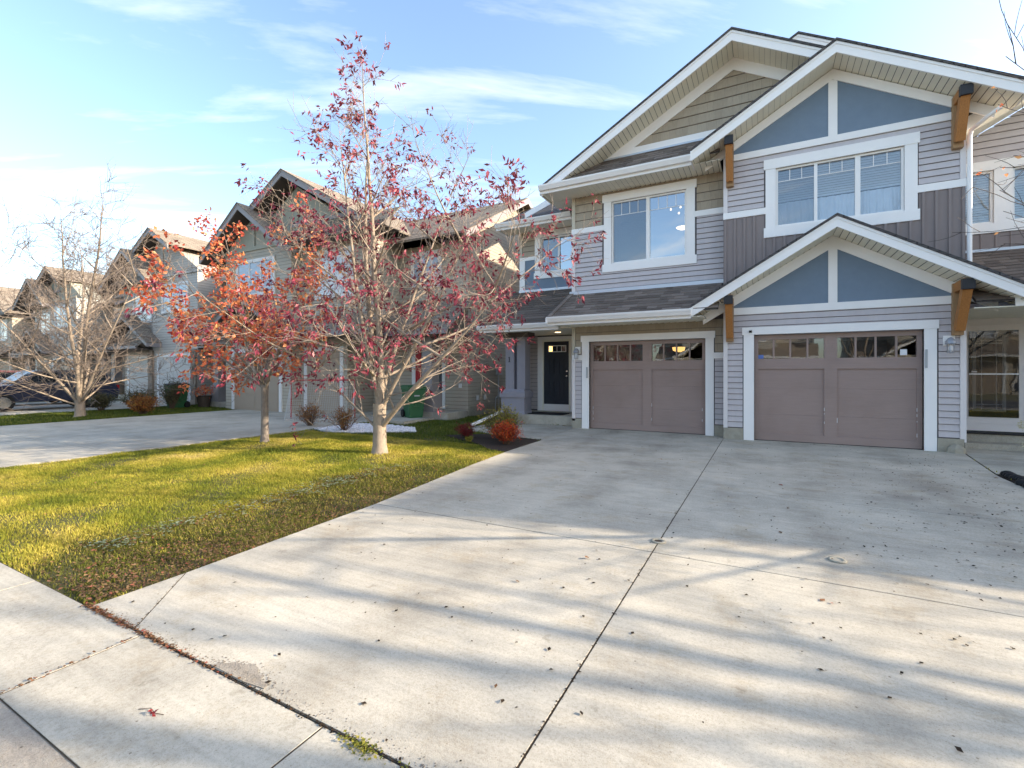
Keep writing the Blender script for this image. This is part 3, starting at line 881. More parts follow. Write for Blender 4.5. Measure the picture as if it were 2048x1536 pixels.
def rake(parent, xc, yf, yb, apex, slope, half, wall_y, fh=0.27, left=True, right=True, half_r=None, roof_m='roof_grey', planks=True, fm='white_trim', sm='soffit', ends=True, step=0.125):
    """a front gable: roof planes, fascia boards, planked rake soffit"""
    hr = half if half_r is None else half_r
    out = []
    for sgn, hf, on in ((-1, half, left), (1, hr, right)):
        if not on: continue
        def P(dx, dz): return (xc + sgn * dx, apex - slope * dx + dz)
        poly = [P(0, 0), P(hf, 0), P(hf, -0.05), P(0, -0.05)]
        r = MB().prism([(x, yf - 0.035, z) for x, z in poly], Vector((0, 0, 0)), Vector((0, yb - yf + 0.035, 0))).build('roof', roof_m, parent)
        fa = [P(0, -0.052), P(hf, -0.052), P(hf, -fh), P(0, -fh)]
        MB().prism([(x, yf, z) for x, z in fa], Vector((0, 0, 0)), Vector((0, 0.035, 0))).build('fascia', fm, parent)
        # a thin drip edge standing proud of the fascia
        dr = [P(0, -0.054), P(hf, -0.054), P(hf, -0.105), P(0, -0.105)]
        MB().prism([(x, yf - 0.014, z) for x, z in dr], Vector((0, 0, 0)), Vector((0, 0.013, 0))).build('drip_edge', fm, parent)
        # soffit planks run from fascia to wall
        dz = apex - fh + 0.012
        sl = Vector((sgn, 0, -slope)).normalized()
        nrm = Vector((-sgn * slope, 0, -1)).normalized()
        L = hf * math.sqrt(1 + slope * slope)
        fs = Fr((xc, yf + 0.035, dz), Y_, sl, nrm)
        if planks:
            s = MB().add([fs.p(0, 0, -.004), fs.p(wall_y - yf - .035, 0, -.004), fs.p(wall_y - yf - .035, L, -.004), fs.p(0, L, -.004)], [(0, 1, 2, 3)]).build('soffit', 'soffit_shade', parent)
            courses('soffit_panel', s, fs, rect(0, wall_y - yf - 0.036, 0.0, L), [], step, sm, thick=0.016, base=0.002, gap=0.014)
        else:
            MB().prism([fs.p(0, 0), fs.p(wall_y - yf, 0), fs.p(wall_y - yf, L), fs.p(0, L)], nrm * 0, nrm * 0.01).build('soffit', sm, parent)
        if ends:   # the eave end of the gable: a plumb board returning to the wall
            ex = xc + sgn * hf; ez = apex - slope * hf
            MB().box(min(ex, ex + sgn * .03), max(ex, ex + sgn * .03), yf - 0.01, wall_y, ez - fh, ez - 0.06).build('fascia', fm, parent)
    return out

def frieze(parent, fr, xc, apex, slope, half, hgt, m='white_trim', d=0.04, half_r=None):
    for sgn, hf in ((-1, half), (1, half if half_r is None else half_r)):
        p = [(xc, apex), (xc + sgn * hf, apex - slope * hf), (xc + sgn * hf, apex - slope * hf - hgt * 0.9), (xc, apex - hgt)]
        if sgn > 0: p = p[::-1]
        fprism('frieze_board', fr, p, 0.0, d, m, parent)

def gutter(parent, x0, x1, y, z0, z1, m='white_trim', capr=True):
    """K-style gutter running along X, its open top towards the roof"""
    prof = [(0, z1), (0, z0), (-0.07, z0), (-0.10, z0 + (z1 - z0) * .45), (-0.12, z0 + (z1 - z0) * .72), (-0.125, z1), (-0.108, z1), (-0.10, z1 - .02), (-0.012, z1 - .02), (-0.012, z1)]
    g = MB().prism([(x0, y + a, b) for a, b in prof], Vector((0, 0, 0)), Vector((x1 - x0, 0, 0))).build('gutter', m, parent)
    MB().box(x0, x1, y + 0.001, y + 0.026, z0 - 0.075, z1 - 0.01).build('fascia', m, parent)
    return g

def bracket(parent, x, yw, yo, zb, zt):
    """cedar knee bracket: wall post, outrigger with a black cap, diagonal brace"""
    w = 0.155
    p = box('wall_post', x - w / 2, x + w / 2, yw - 0.13, yw - 0.006, zb, zt, 'cedar_pale', parent)
    b = MB()
    o = MB().box(x - w / 2 + .004, x + w / 2 - .004, yo + 0.03, yw - 0.13, zt - 0.17, zt - 0.005).build('outrigger', 'cedar', p)
    MB().bar((x, yw - 0.17, zb + 0.10), (x, yo + 0.11, zt - 0.16), w - .02, 0.14, up=X_).build('brace', 'cedar', p)
    box('cap', x - w / 2 - .012, x + w / 2 + .012, yo - 0.008, yo + 0.09, zt - 0.185, zt + 0.0, 'black_metal', p)
    return p

def lantern(parent, fr, u, v):
    """white mounting block, domed lantern with glass"""
    b = fbox('lantern', fr, u - .085, u + .085, v - .02, v + .17, 0.0, 0.03, 'white_trim', parent)
    c = fr.p(u, 0, 0.12)
    MB().lathe([(0.012, .13), (0.04, .115), (0.075, .06), (0.085, .015), (0.08, 0.0)], (c.x, c.y, v), 12).build('lamp_top', 'lamp_metal', b)
    MB().bar(fr.p(u, v + .1, .03), fr.p(u, v + .1, .12), .03).build('arm', 'lamp_metal', b)
    q = MB()
    for k in range(6):
        a = k * math.pi / 3
        q.bar((c.x + .06 * math.cos(a), c.y + .06 * math.sin(a), v), (c.x + .045 * math.cos(a), c.y + .045 * math.sin(a), v - .16), .008)
    q.lathe([(0.05, -.17), (0.055, -.155)], (c.x, c.y, v), 10)
    q.build('cage', 'lamp_metal', b)
    MB().lathe([(0.01, -.15), (0.03, -.12), (0.035, -.06), (0.02, -.02)], (c.x, c.y, v), 10).build('bulb', 'sticker_white', b)

# ------------------------------------------------------------------ left half of the double house
LAP = 0.128
A = thing('house', (-3.9, 13.0, 0), 'townhouse half with tan shake gable, two-pane upper window and recessed black front door', 'house')
fA = front(12.4)
# lower front wall
holesA = [(-4.23, -1.27, -0.1, 2.38)]
w1 = wall('wall', A, fA, rect(-4.72, JX, 0.0, 2.86), holesA, 'shade_backing')
fbox('foundation', fA, -4.72, -4.44, -0.05, 0.26, 0.0, 0.03, 'foundation', A)
fbox('foundation', fA, -1.07, JX + .02, -0.05, 0.26, 0.0, 0.03, 'foundation', A)
gh = [(-4.45, -1.06, -0.1, 2.53)]
courses('siding_board', w1, fA, rect(-4.62, JX, 0.27, 1.87), gh, LAP, 'siding')
courses('shake', w1, fA, rect(-4.62, JX, 2.02, 2.82), gh, 0.20, 'shake', thick=0.02, widths=(0.10, 0.24))
fbox('belt_board', fA, -4.72, -4.43, 1.87, 2.015, 0.0, 0.036, 'white_trim', A)
fbox('belt_board', fA, -1.08, JX, 1.87, 2.015, 0.0, 0.036, 'white_trim', A)
fbox('corner_board', fA, -4.72, -4.625, 0.2, 1.868, 0.0, 0.03, 'corner_trim', A)
fbox('corner_board', fA, -4.72, -4.625, 2.017, 2.82, 0.0, 0.03, 'corner_tan', A)
door_surround(A, fA, -4.23, -1.27, -4.43, -1.08, 2.375)
garage_door(A, fA, -4.23, -1.27, 0.0, 2.36, centre=-2.69, lamp=(-2.05, 2.22))
fbox('keypad', fA, -4.30, -4.255, 1.38, 1.68, 0.036, 0.06, 'grey_plastic', A)
lantern(A, fA, -4.56, 2.07)
# garage flank towards the porch
box('wall', -4.72, -4.60, 12.55, 14.4, 0.0, 2.82, 'side_siding', A)
# upper front wall
winA = (-3.61, -1.71, 4.43, 6.09)
w2 = wall('wall', A, fA, rect(-4.72, JX, 2.87, 6.40), [winA], 'shade_backing')
hA = [(-3.86, -1.47, 4.24, 6.28)]
courses('siding_board', w2, fA, rect(-4.63, JX, 3.78, 5.36), hA, LAP, 'siding')
courses('shake', w2, fA, rect(-4.63, JX, 5.50, 6.37), hA, 0.215, 'shake', thick=0.02, widths=(0.10, 0.26))
fbox('belt_board', fA, -4.73, -3.81, 5.362, 5.50, 0.0, 0.036, 'white_trim', A)
fbox('belt_board', fA, -1.51, JX, 5.362, 5.50, 0.0, 0.036, 'white_trim', A)
fbox('corner_board', fA, -4.725, -4.63, 3.74, 5.36, 0.0, 0.03, 'corner_trim', A)
fbox('corner_board', fA, -4.725, -4.63, 5.502, 6.37, 0.0, 0.03, 'corner_tan', A)
fbox('flashing', fA, -4.78, JX - 0.02, 3.68, 3.775, 0.0, 0.055, 'flash_metal', A)
wA = window(A, fA, *winA, mulls=[(-2.70, -2.61)], glass=('glass_screen', 'glass_sky'), grid=[(3, .33), (3, .33)], trim=(0.2, 0.205, 0.21, 0.04))
for (u, v, d) in ((-2.25, 5.98, -1.0), (-2.0, 6.0, -1.0), (-2.02, 5.80, -0.85), (-1.83, 5.84, -0.9)):
    MB().lathe([(0.01, -.03), (0.022, -.02), (0.026, 0), (0.02, .02), (0.008, .03)], fA.p(u, v, d), 10).build('bulb', 'bulb', wA, True)
MB().lathe([(0.01, -.07), (0.09, -.055), (0.16, -.02), (0.17, 0.0)], fA.p(-1.93, 5.42, -0.9), 14).build('ceiling_lamp', 'bulb', wA, True)
# side of the upper storey towards the recess
box('wall', -4.72, -4.60, 12.55, 13.9, 2.9, 6.3, 'side_siding', A)
# lower roof over the garage
vS = Vector((0, 1.1, 0.755)); LS = vS.length
fL = Fr((0, 11.3, 2.965), X_, vS)
polyL = [(-4.93, 0), (-0.9, 0), (-0.9, LS), (-4.70, LS)]
r1 = MB().prism([fL.p(u, v) for u, v in polyL], fL.n * -0.05, fL.n * 0).build('roof', 'roof_grey', A)
nsh = courses('shingle', r1, fL, polyL, [], 0.142, ['shingle_a', 'shingle_b', 'shingle_a', 'shingle_c'], thick=0.012, base=0.002, gap=0.0, widths=(0.16, 0.42))
hipA, hipB = fL.p(-4.95, 0.02, 0.02), fL.p(-4.71, LS, 0.02)
for k in range(8):
    a, b = hipA.lerp(hipB, k / 8), hipA.lerp(hipB, (k + 1.15) / 8)
    MB().bar(a, b + Vector((0, 0, 0.0)), 0.11, 0.016 + 0.004 * (k % 2), up=fL.n).build('ridge_shingle', random.choice(['shingle_b', 'shingle_a']), r1)
gutter(A, -4.98, -1.46, 11.3, 2.83, 2.965)
# left return of that roof
MB().prism([(-4.95, 11.3, 2.95), (-4.95, 12.15, 2.95), (-4.73, 12.4, 3.7), (-4.72, 12.38, 3.7)], Vector((0, 0, 0)), Vector((0.01, 0, 0))).build('roof', 'roof_grey', A)
box('fascia', -5.0, -4.96, 11.19, 12.1, 2.80, 2.95, 'white_trim', A)
fs = Fr((0, 11.3, 2.80), Y_, X_, -Z_)
s1 = MB().add([(-4.96, 11.3, 2.803), (-1.2, 11.3, 2.803), (-1.2, 12.4, 2.803), (-4.96, 12.4, 2.803)], [(0, 1, 2, 3)]).build('soffit', 'soffit_shade', A)
courses('soffit_panel', s1, fs, rect(0.0, 1.1, -4.95, -1.2), [], 0.15, 'soffit', thick=0.014, base=0.002, gap=0.014)
# eave of the upper storey with its little pent roof
fs2 = Fr((0, 11.68, 6.375), Y_, X_, -Z_)
s2 = MB().add([(-5.33, 11.68, 6.379), (-0.9, 11.68, 6.379), (-0.9, 12.4, 6.379), (-5.33, 12.4, 6.379)], [(0, 1, 2, 3)]).build('soffit', 'soffit_shade', A)
courses('soffit_panel', s2, fs2, rect(0.0, 0.72, -5.33, -0.9), [], 0.125, 'soffit', thick=0.014, base=0.002, gap=0.014)
gutter(A, -5.38, -1.46, 11.67, 6.44, 6.575)
vP = Vector((0, 0.72, 0.66)); LP_ = vP.length
fP = Fr((0, 11.68, 6.57), X_, vP)
polyP = [(-5.25, 0.0), (-0.9, 0), (-0.9, LP_), (-3.9, LP_)]
r2 = MB().prism([fP.p(u, v) for u, v in polyP], fP.n * -0.04, fP.n * 0).build('roof', 'roof_grey', A)
courses('shingle', r2, fP, polyP, [], 0.142, ['shingle_a', 'shingle_b', 'shingle_c'], thick=0.010, base=0.002, gap=0.0, widths=(0.2, 0.45), limit=max(0, 290 - nsh))
# side soffit running back along the recess
box('soffit', -5.36, -4.73, 12.41, 13.9, 6.37, 6.382, 'soffit', A)
box('fascia', -5.40, -5.36, 11.7, 14.2, 6.36, 6.56, 'white_trim', A)
# gable wall above the pent roof
gp_ = [(-3.6, 7.25), (2.3, 7.25), (-0.65, 8.95)]
w3 = wall('wall', A, fA, gp_, [], 'shade_backing')
courses('shake', w3, fA, [(-3.12, 7.40), (1.82, 7.40), (-0.65, 8.81)], [], 0.235, 'shake', thick=0.024, widths=(0.10, 0.26))
fbox('band_board', fA, -3.72, 0.6, 7.245, 7.40, 0.001, 0.042, 'white_trim', A)
fbox('flashing', fA, -3.9, 0.6, 7.20, 7.243, 0.0, 0.06, 'flash_metal', A)
frieze(A, fA, -0.65, 9.02, 0.572, 3.2, 0.30, half_r=1.7)
rake(A, -0.65, 11.7, 24.0, 9.29, 0.572, 4.70, 12.4, fh=0.285, half_r=1.9, ends=False)
# recess: upper wall with window
fRc = front(13.85)
winR = (-6.35, -5.02, 4.74, 5.87)
w4 = wall('wall', A, fRc, rect(-7.1, -4.6, 2.9, 6.2), [winR], 'shade_backing')
hR = [(-6.56, -4.6, 4.56, 6.05)]
courses('siding_board', w4, fRc, rect(-7.0, -4.73, 5.30, 6.12), hR, 0.17, 'shake')
bq = MB()
for qd in minus(rect(-6.9, -4.73, 4.22, 5.18), [(-6.36, -5.0, 4.70, 5.9)]):
    bq.prism([fRc.p(u, v) for u, v in qd], fRc.n * 0.001, fRc.n * 0.012)
bq.build('panel', 'blue_panel', A)
fbox('belt_board', fRc, -7.1, -6.56, 5.18, 5.30, 0.0, 0.036, 'white_trim', A)
fbox('corner_board', fRc, -7.1, -6.91, 4.22, 5.178, 0.0, 0.034, 'white_trim', A)
fbox('corner_board', fRc, -7.1, -7.01, 5.302, 6.12, 0.0, 0.03, 'corner_tan', A)
fbox('flashing', fRc, -7.12, -4.73, 4.14, 4.218, 0.0, 0.05, 'flash_metal', A)
window(A, fRc, *winR, mulls=[(-5.76, -5.70)], glass=('glass_screen', 'glass_sky'), trim=(0.2, 0.19, 0.19, 0.03))
gutter(A, -7.55, -5.0, 13.05, 6.12, 6.245)
box('soffit', -7.55, -4.74, 13.06, 13.85, 6.09, 6.11, 'soffit', A)
MB().prism([(-7.6, 13.05, 6.22), (-4.73, 13.05, 6.22), (-4.73, 17.5, 8.5), (-7.6, 17.5, 8.5)], Vector((0, 0, -0.05)), Vector((0, 0, 0))).build('roof', 'roof_grey', A)
MB().prism([(-6.75, 13.5, 6.45), (-5.3, 13.5, 6.96), (-5.3, 13.5, 7.2), (-6.75, 13.5, 6.62)], Vector((0, 0, 0)), Vector((0, 0.04, 0))).build('fascia', 'white_trim', A)
# porch roof
vQ = Vector((0, 1.75, 1.25)); LQ = vQ.length
fQ = Fr((0, 12.1, 2.925), X_, vQ)
polyQ = [(-7.6, 0), (-4.73, 0), (-4.73, LQ), (-7.35, LQ)]
r3 = MB().prism([fQ.p(u, v) for u, v in polyQ], fQ.n * -0.05, fQ.n * 0).build('roof', 'roof_grey', A)
q3 = MB()
courses('shingle_row', r3, fQ, polyQ, [], 0.142, ['shingle_c', 'shingle_a', 'shingle_c'], thick=0.012, base=0.002, gap=0.0, widths=(0.45, 0.95))
gutter(A, -7.62, -5.02, 12.1, 2.80, 2.925)
box('porch_ceiling', -7.6, -4.73, 12.13, 14.4, 2.765, 2.785, 'soffit', A)
MB().lathe([(0.02, 0.0), (0.085, 0.0), (0.095, 0.012)], (-5.55, 13.35, 2.75), 16).build('downlight', 'downlight', A)
# porch
fD = front(14.4)
w5 = wall('wall', A, fD, rect(-7.1, -4.6, 0.0, 2.78), [], 'shade_backing')
courses('siding_board', w5, fD, rect(-7.1, -6.72, 0.30, 2.76), [], LAP, 'siding')
box('porch_slab', -7.35, -4.725, 12.78, 14.4, -0.1, 0.265, 'concrete_walk', A)
fd_ = fbox('front_door', fD, -6.47, -5.59, 0.5, 2.55, 0.002, 0.03, 'door_black', A)
for u0, u1, v0, v1 in ((-6.30, -6.10, 1.48, 2.02), (-5.93, -5.73, 1.48, 2.02), (-6.30, -6.10, 0.72, 1.26), (-5.93, -5.73, 0.72, 1.26)):
    q = MB()
    for a, b, c, d in ((u0, u1, v0, v0 + .018), (u0, u1, v1 - .018, v1), (u0, u0 + .018, v0 + .018, v1 - .018), (u1 - .018, u1, v0 + .018, v1 - .018)):
        q.prism([fD.p(a, c), fD.p(b, c), fD.p(b, d), fD.p(a, d)], fD.n * 0.03, fD.n * 0.037)
    q.prism([fD.p(u0 + .04, v0 + .04), fD.p(u1 - .04, v0 + .04), fD.p(u1 - .04, v1 - .04), fD.p(u0 + .04, v1 - .04)], fD.n * 0.03, fD.n * 0.036)
    q.build('door_panel', 'door_black', fd_)
q = MB()
for a, b, c, d in ((-6.31, -5.68, 2.40, 2.425), (-6.31, -5.68, 2.205, 2.23), (-6.31, -6.285, 2.23, 2.40), (-5.705, -5.68, 2.23, 2.40), (-6.165, -6.145, 2.23, 2.40), (-6.01, -5.99, 2.23, 2.40), (-5.855, -5.835, 2.23, 2.40)):
    q.prism([fD.p(a, c), fD.p(b, c), fD.p(b, d), fD.p(a, d)], fD.n * 0.03, fD.n * 0.042)
q.build('light_frame', 'white_trim', fd_)
for k, (a, b) in enumerate(((-6.285, -6.165), (-6.145, -6.01), (-5.99, -5.855), (-5.835, -5.705))):
    fbox('pane', fD, a, b, 2.23, 2.40, 0.0305, 0.034, 'amber_glow' if k == 0 else 'car_glass', fd_)  # first pane glows amber by emission; no lamp stands there
MB().lathe([(0.03, 0), (0.03, .02), (0.018, .03), (0.03, .06), (0.02, .075)], fD.p(-5.65, 1.42, 0.03), 10, -Y_).build('handle', 'chrome', fd_)
MB().lathe([(0.028, 0), (0.028, .025)], fD.p(-5.65, 1.58, 0.03), 10, -Y_).build('deadbolt', 'chrome', fd_)
for nm, a, b, c, d, mm in (('jamb', -6.70, -6.53, 0.27, 2.72, 'white_trim'), ('jamb', -5.53, -5.36, 0.27, 2.72, 'white_trim'), ('header', -6.53, -5.53, 2.62, 2.72, 'white_trim'), ('door_frame', -6.53, -6.475, 0.27, 2.62, 'soffit'), ('door_frame', -5.585, -5.53, 0.27, 2.62, 'soffit'), ('threshold', -6.475, -5.585, 0.27, 0.495, 'white_trim')):
    fbox(nm, fD, a, b, c, d, 0.001, 0.05, mm, A)
fbox('door_frame', fD, -6.475, -5.585, 2.555, 2.62, 0.001, 0.05, 'soffit', A)
# porch pillar
pb = MB().prism([(-7.23, 12.82, .262), (-6.43, 12.82, .262), (-6.43, 13.32, .262), (-7.23, 13.32, .262)], Vector((0, 0, 0)), Vector((0, 0, .51))).build('pillar', 'pillar_paint', A)
def frustum(x0, x1, y0, y1, z0, e0, z1, e1, nm, m, par):
    return MB().add([(x0 - e0, y0 - e0, z0), (x1 + e0, y0 - e0, z0), (x1 + e0, y1 + e0, z0), (x0 - e0, y1 + e0, z0), (x0 - e1, y0 - e1, z1), (x1 + e1, y0 - e1, z1), (x1 + e1, y1 + e1, z1), (x0 - e1, y1 + e1, z1)],
                    [(0, 3, 2, 1), (4, 5, 6, 7), (0, 1, 5, 4), (1, 2, 6, 5), (2, 3, 7, 6), (3, 0, 4, 7)]).build(nm, m, par)
frustum(-7.2, -6.46, 12.85, 13.29, .262, .055, .36, .03, 'plinth', 'pillar_paint', pb)
frustum(-7.2, -6.46, 12.85, 13.29, .772, .07, .93, .07, 'cap', 'pillar_paint', pb)
frustum(-7.2, -6.46, 12.85, 13.29, .93, .065, 1.02, -.01, 'cap', 'pillar_paint', pb)
for a, b in ((-7.12, -6.83), (-6.72, -6.44)):
    box('post', a, b, 12.9, 13.24, 1.02, 2.66, 'pillar_paint', pb)
box('post_back', -6.83, -6.72, 13.05, 13.2, 1.02, 2.66, 'pillar_paint', pb)
box('beam', -7.45, -6.30, 12.84, 13.28, 2.62, 2.764, 'far_soffit', pb)
# house number on the pillar
q = MB()
q.box(-6.995, -6.975, 12.885, 12.899, 1.86, 2.02).box(-7.02, -6.996, 12.885, 12.899, 1.985, 2.003).box(-7.015, -6.996, 12.886, 12.899, 1.86, 1.874).box(-6.974, -6.955, 12.886, 12.899, 1.86, 1.874)
q.build('house_number', 'black_metal', pb)
# the bulk of the house behind
box('wall', -7.1, -6.98, 13.99, 22, 0.0, 6.1, 'side_siding', A)
box('wall', -7.1, JX, 21.9, 22.05, 0.0, 6.3, 'side_siding', A)
MB().prism([(-7.6, 17.5, 8.5), (-4.7, 17.5, 8.5), (-4.7, 22.5, 6.0), (-7.6, 22.5, 6.0)], Vector((0, 0, -0.05)), Vector((0, 0, 0))).build('roof', 'roof_grey', A)
# downpipe at the pillar and its extension on the grass
MB().bar((-7.28, 13.28, 2.8), (-7.28, 13.28, 0.35), 0.07, 0.06).build('downspout', 'white_trim', A)

# ------------------------------------------------------------------ right half
B = thing('house', (1.3, 12.6, 0), 'townhouse half with blue panelled gables, cedar brackets and three-pane upper window', 'house')
fB = front(12.0)
holesB = [(-0.21, 2.76, -0.1, 2.39)]
w1 = wall('wall', B, fB, rect(JX, 3.37, 0.0, 3.0), holesB, 'shade_backing')
fbox('foundation', fB, JX, -0.43, -0.05, 0.26, 0.0, 0.035, 'foundation', B)
fbox('foundation', fB, 2.96, 3.35, -0.05, 0.26, 0.0, 0.035, 'foundation', B)
MB().lathe([(0.15, 0), (0.13, .09), (0.07, .15), (0.01, .17)], (3.22, 11.93, 0.0), 7).build('rubble', 'foundation', B)
gh = [(-0.44, 2.98, -0.1, 2.54)]
nb = courses('siding_board', w1, fB, rect(-0.75, 3.29, 0.27, 2.85), gh, LAP, 'siding')
fbox('corner_board', fB, JX, -0.752, 0.2, 3.2, 0.0, 0.03, 'corner_trim', B)
fbox('corner_board', fB, 3.292, 3.38, 0.2, 3.2, 0.0, 0.03, 'corner_trim', B)
door_surround(B, fB, -0.21, 2.76, -0.42, 2.95, 2.385)
garage_door(B, fB, -0.21, 2.76, 0.0, 2.37, centre=1.245, sticker=[(-0.13, -0.02, 1.845, 1.93, 'sticker_blue'), (2.42, 2.53, 1.88, 2.0, 'sticker_white')])
fbox('keypad', fB, 2.77, 2.805, 1.62, 1.98, 0.036, 0.06, 'grey_plastic', B)
fbox('camera', fB, -0.31, -0.25, 2.43, 2.48, 0.046, 0.08, 'rubber', B)
lantern(B, fB, 3.13, 2.07)
# lower gable
for poly in ([(-0.62, 3.006), (1.19, 3.006), (1.19, 4.20), (-0.62, 3.11)], [(1.35, 3.006), (3.16, 3.006), (3.16, 3.11), (1.35, 4.20)]):
    fprism('panel', fB, poly, 0.001, 0.012, 'blue_panel', B)
fbox('band_board', fB, -0.62, 3.16, 2.85, 3.005, 0.0, 0.04, 'white_trim', B)
fbox('king_post', fB, 1.19, 1.35, 3.006, 4.17, 0.0, 0.038, 'white_trim', B)
frieze(B, fB, 1.27, 4.42, 0.6, 2.55, 0.25)
rake(B, 1.27, 11.3, 12.0, 4.69, 0.6, 2.74, 12.0, fh=0.265)
for x in (-0.70, 3.24): bracket(B, x, 12.0, 11.35, 2.24, 3.22)
# upper front
winB = (0.22, 2.46, 4.75, 6.05)
w2 = wall('wall', B, fB, rect(JX, 3.37, 3.01, 6.55), [winB], 'shade_backing')
hB = [(-0.01, 2.68, 4.55, 6.27)]
courses('siding_board', w2, fB, rect(-0.75, 3.29, 5.22, 6.38), hB, LAP, 'siding')
fbox('belt_board', fB, JX - .005, 0.02, 5.07, 5.215, 0.0, 0.036, 'white_trim', B)
fbox('belt_board', fB, 2.66, 3.38, 5.07, 5.215, 0.0, 0.036, 'white_trim', B)
fbox('corner_board', fB, JX, -0.752, 5.217, 6.5, 0.0, 0.03, 'corner_trim', B)
fbox('corner_board', fB, 3.292, 3.375, 5.217, 6.5, 0.0, 0.03, 'corner_trim', B)
def gline(u): return 4.60 - 0.6 * abs(u - 1.27)
bp_ = MB()
for qd in ([(JX, gline(JX)), (0.0, gline(0.0)), (0.0, 5.068), (JX, 5.068)], [(0.0, gline(0.0)), (0.06, gline(0.06)), (1.27, 4.54), (0.0, 4.54)],
           [(1.27, 4.54), (2.68, gline(2.68)), (2.68, 4.54)], [(2.68, gline(2.68)), (3.372, gline(3.372)), (3.372, 5.068), (2.68, 5.068)]):
    bp_.prism([fB.p(u, v) for u, v in qd], fB.n * 0.0, fB.n * 0.012)
bb_ = bp_.build('board_panel', 'batten', w2)
u = JX + 0.02
while u < 3.36:
    top = 5.066 if (u < -0.06 or u > 2.70) else 4.54
    bt = min(gline(u), gline(u + .045))
    if bt < top - .03: fbox('batten', fB, u, u + 0.045, bt, top, 0.0125, 0.042, 'batten', bb_)
    u += 0.197
window(B, fB, *winB, mulls=[(0.94, 1.0), (1.66, 1.75)], glass=('glass_screen', 'glass_mid', 'glass_mid'), grid=[(2, .25), (2, .25), (2, .25)], trim=(0.2, 0.215, 0.215, 0.035),
       blind=[(0.24, 2.44, 5.32, 6.03)], curtain=[(0.24, 2.44, 4.76, 5.30)])
fprism('wall', fB, [(-0.5, 6.551), (3.04, 6.551), (1.27, 7.9)], -0.1, 0.0, 'blue_panel', B)
for poly in ([(-0.62, 6.526), (1.19, 6.526), (1.19, 7.74), (-0.62, 6.68)], [(1.35, 6.526), (3.16, 6.526), (3.16, 6.68), (1.35, 7.74)]):
    fprism('panel', fB, poly, 0.001, 0.012, 'blue_panel', B)
fbox('band_board', fB, -0.62, 3.16, 6.382, 6.525, 0.0, 0.04, 'white_trim', B)
fbox('king_post', fB, 1.19, 1.35, 6.526, 7.70, 0.0, 0.038, 'white_trim', B)
frieze(B, fB, 1.27, 7.93, 0.585, 2.5, 0.22)
rake(B, 1.27, 11.4, 24.0, 8.22, 0.585, 2.73, 12.0, fh=0.275)
for x in (-0.70, 3.24): bracket(B, x, 12.0, 11.45, 5.79, 6.77)
# the gable set further back
rake(B, 0.68, 12.6, 24.0, 9.31, 0.572, 1.6, 13.2, fh=0.28, half_r=1.2, planks=False, ends=False)
# downspout down the right corner
MB().tube([(3.75, 11.62, 6.30), (3.60, 11.75, 6.22), (3.44, 11.93, 6.10), (3.42, 11.96, 6.0), (3.42, 11.96, 3.25)], 0.038, 8).build('downspout', 'white_trim', B)
# right recess
box('wall', 3.25, 3.37, 12.15, 14.0, 0.0, 6.4, 'side_siding', B)
fC = front(13.45)
winC = (3.66, 4.22, 4.65, 5.76)
w6 = wall('wall', B, fC, [(3.38, 3.0), (5.6, 3.0), (5.6, 7.45), (3.38, 6.18)], [winC, (4.5, 5.2, 4.65, 5.76)], 'shade_backing')
courses('siding_board', w6, fC, [(3.38, 5.96), (5.5, 5.96), (5.5, 7.42), (3.38, 6.2)], [], 0.14, 'siding')
window(B, fC, *winC, glass=('glass_mid',), trim=(0.28, 0.20, 0.2, 0.0), blind=[(3.66, 4.22, 4.66, 5.75)])
window(B, fC, 4.5, 5.2, 4.65, 5.76, glass=('glass_mid',), blind=[(4.5, 5.2, 4.66, 5.75)])
fbox('jamb', fC, 5.2, 5.45, 4.45, 5.96, 0.0, 0.034, 'white_trim', B)
fbox('header', fC, 4.5, 5.2, 5.76, 5.96, 0.0, 0.034, 'white_trim', B)
fbox('sill', fC, 4.5, 5.2, 4.45, 4.65, 0.0, 0.034, 'white_trim', B)
b6 = fbox('board_panel', fC, 3.38, 5.5, 4.12, 4.44, 0.0, 0.012, 'batten', B)
for k in range(9): fbox('batten', fC, 3.55 + .23 * k, 3.585 + .23 * k, 4.12, 4.44, 0.0125, 0.03, 'batten', b6)
fbox('flashing', fC, 3.38, 5.5, 4.05, 4.118, 0.0, 0.05, 'flash_metal', B)
vR = Vector((0, 1.9, 1.25)); LR = vR.length
fRr = Fr((0, 11.55, 2.84), X_, vR)
r6 = MB().prism([fRr.p(u, v) for u, v in rect(3.39, 5.7, 0, LR)], fRr.n * -0.05, fRr.n * 0).build('roof', 'roof_grey', B)
courses('shingle', r6, fRr, rect(3.39, 5.7, 0, LR), [], 0.142, ['shingle_c', 'shingle_a', 'shingle_c'], thick=0.012, base=0.002, gap=0.0, widths=(0.2, 0.45))
box('porch_ceiling', 3.38, 5.7, 11.6, 14.0, 2.70, 2.72, 'soffit', B)
box('fascia', 3.9, 5.7, 11.5, 11.54, 2.70, 2.86, 'white_trim', B)
# rising soffit of the neighbouring gable above the recess
MB().prism([(3.40, 12.3, 6.22), (6.2, 12.3, 7.85), (6.2, 13.45, 7.85), (3.40, 13.45, 6.22)], Vector((0, 0, 0)), Vector((0, 0, 0.05))).build('soffit', 'soffit', B)
MB().prism([(3.40, 12.3, 6.20), (6.2, 12.3, 7.83), (6.2, 12.3, 8.08), (3.40, 12.3, 6.45)], Vector((0, 0, 0)), Vector((0, -0.04, 0))).build('fascia', 'white_trim', B)
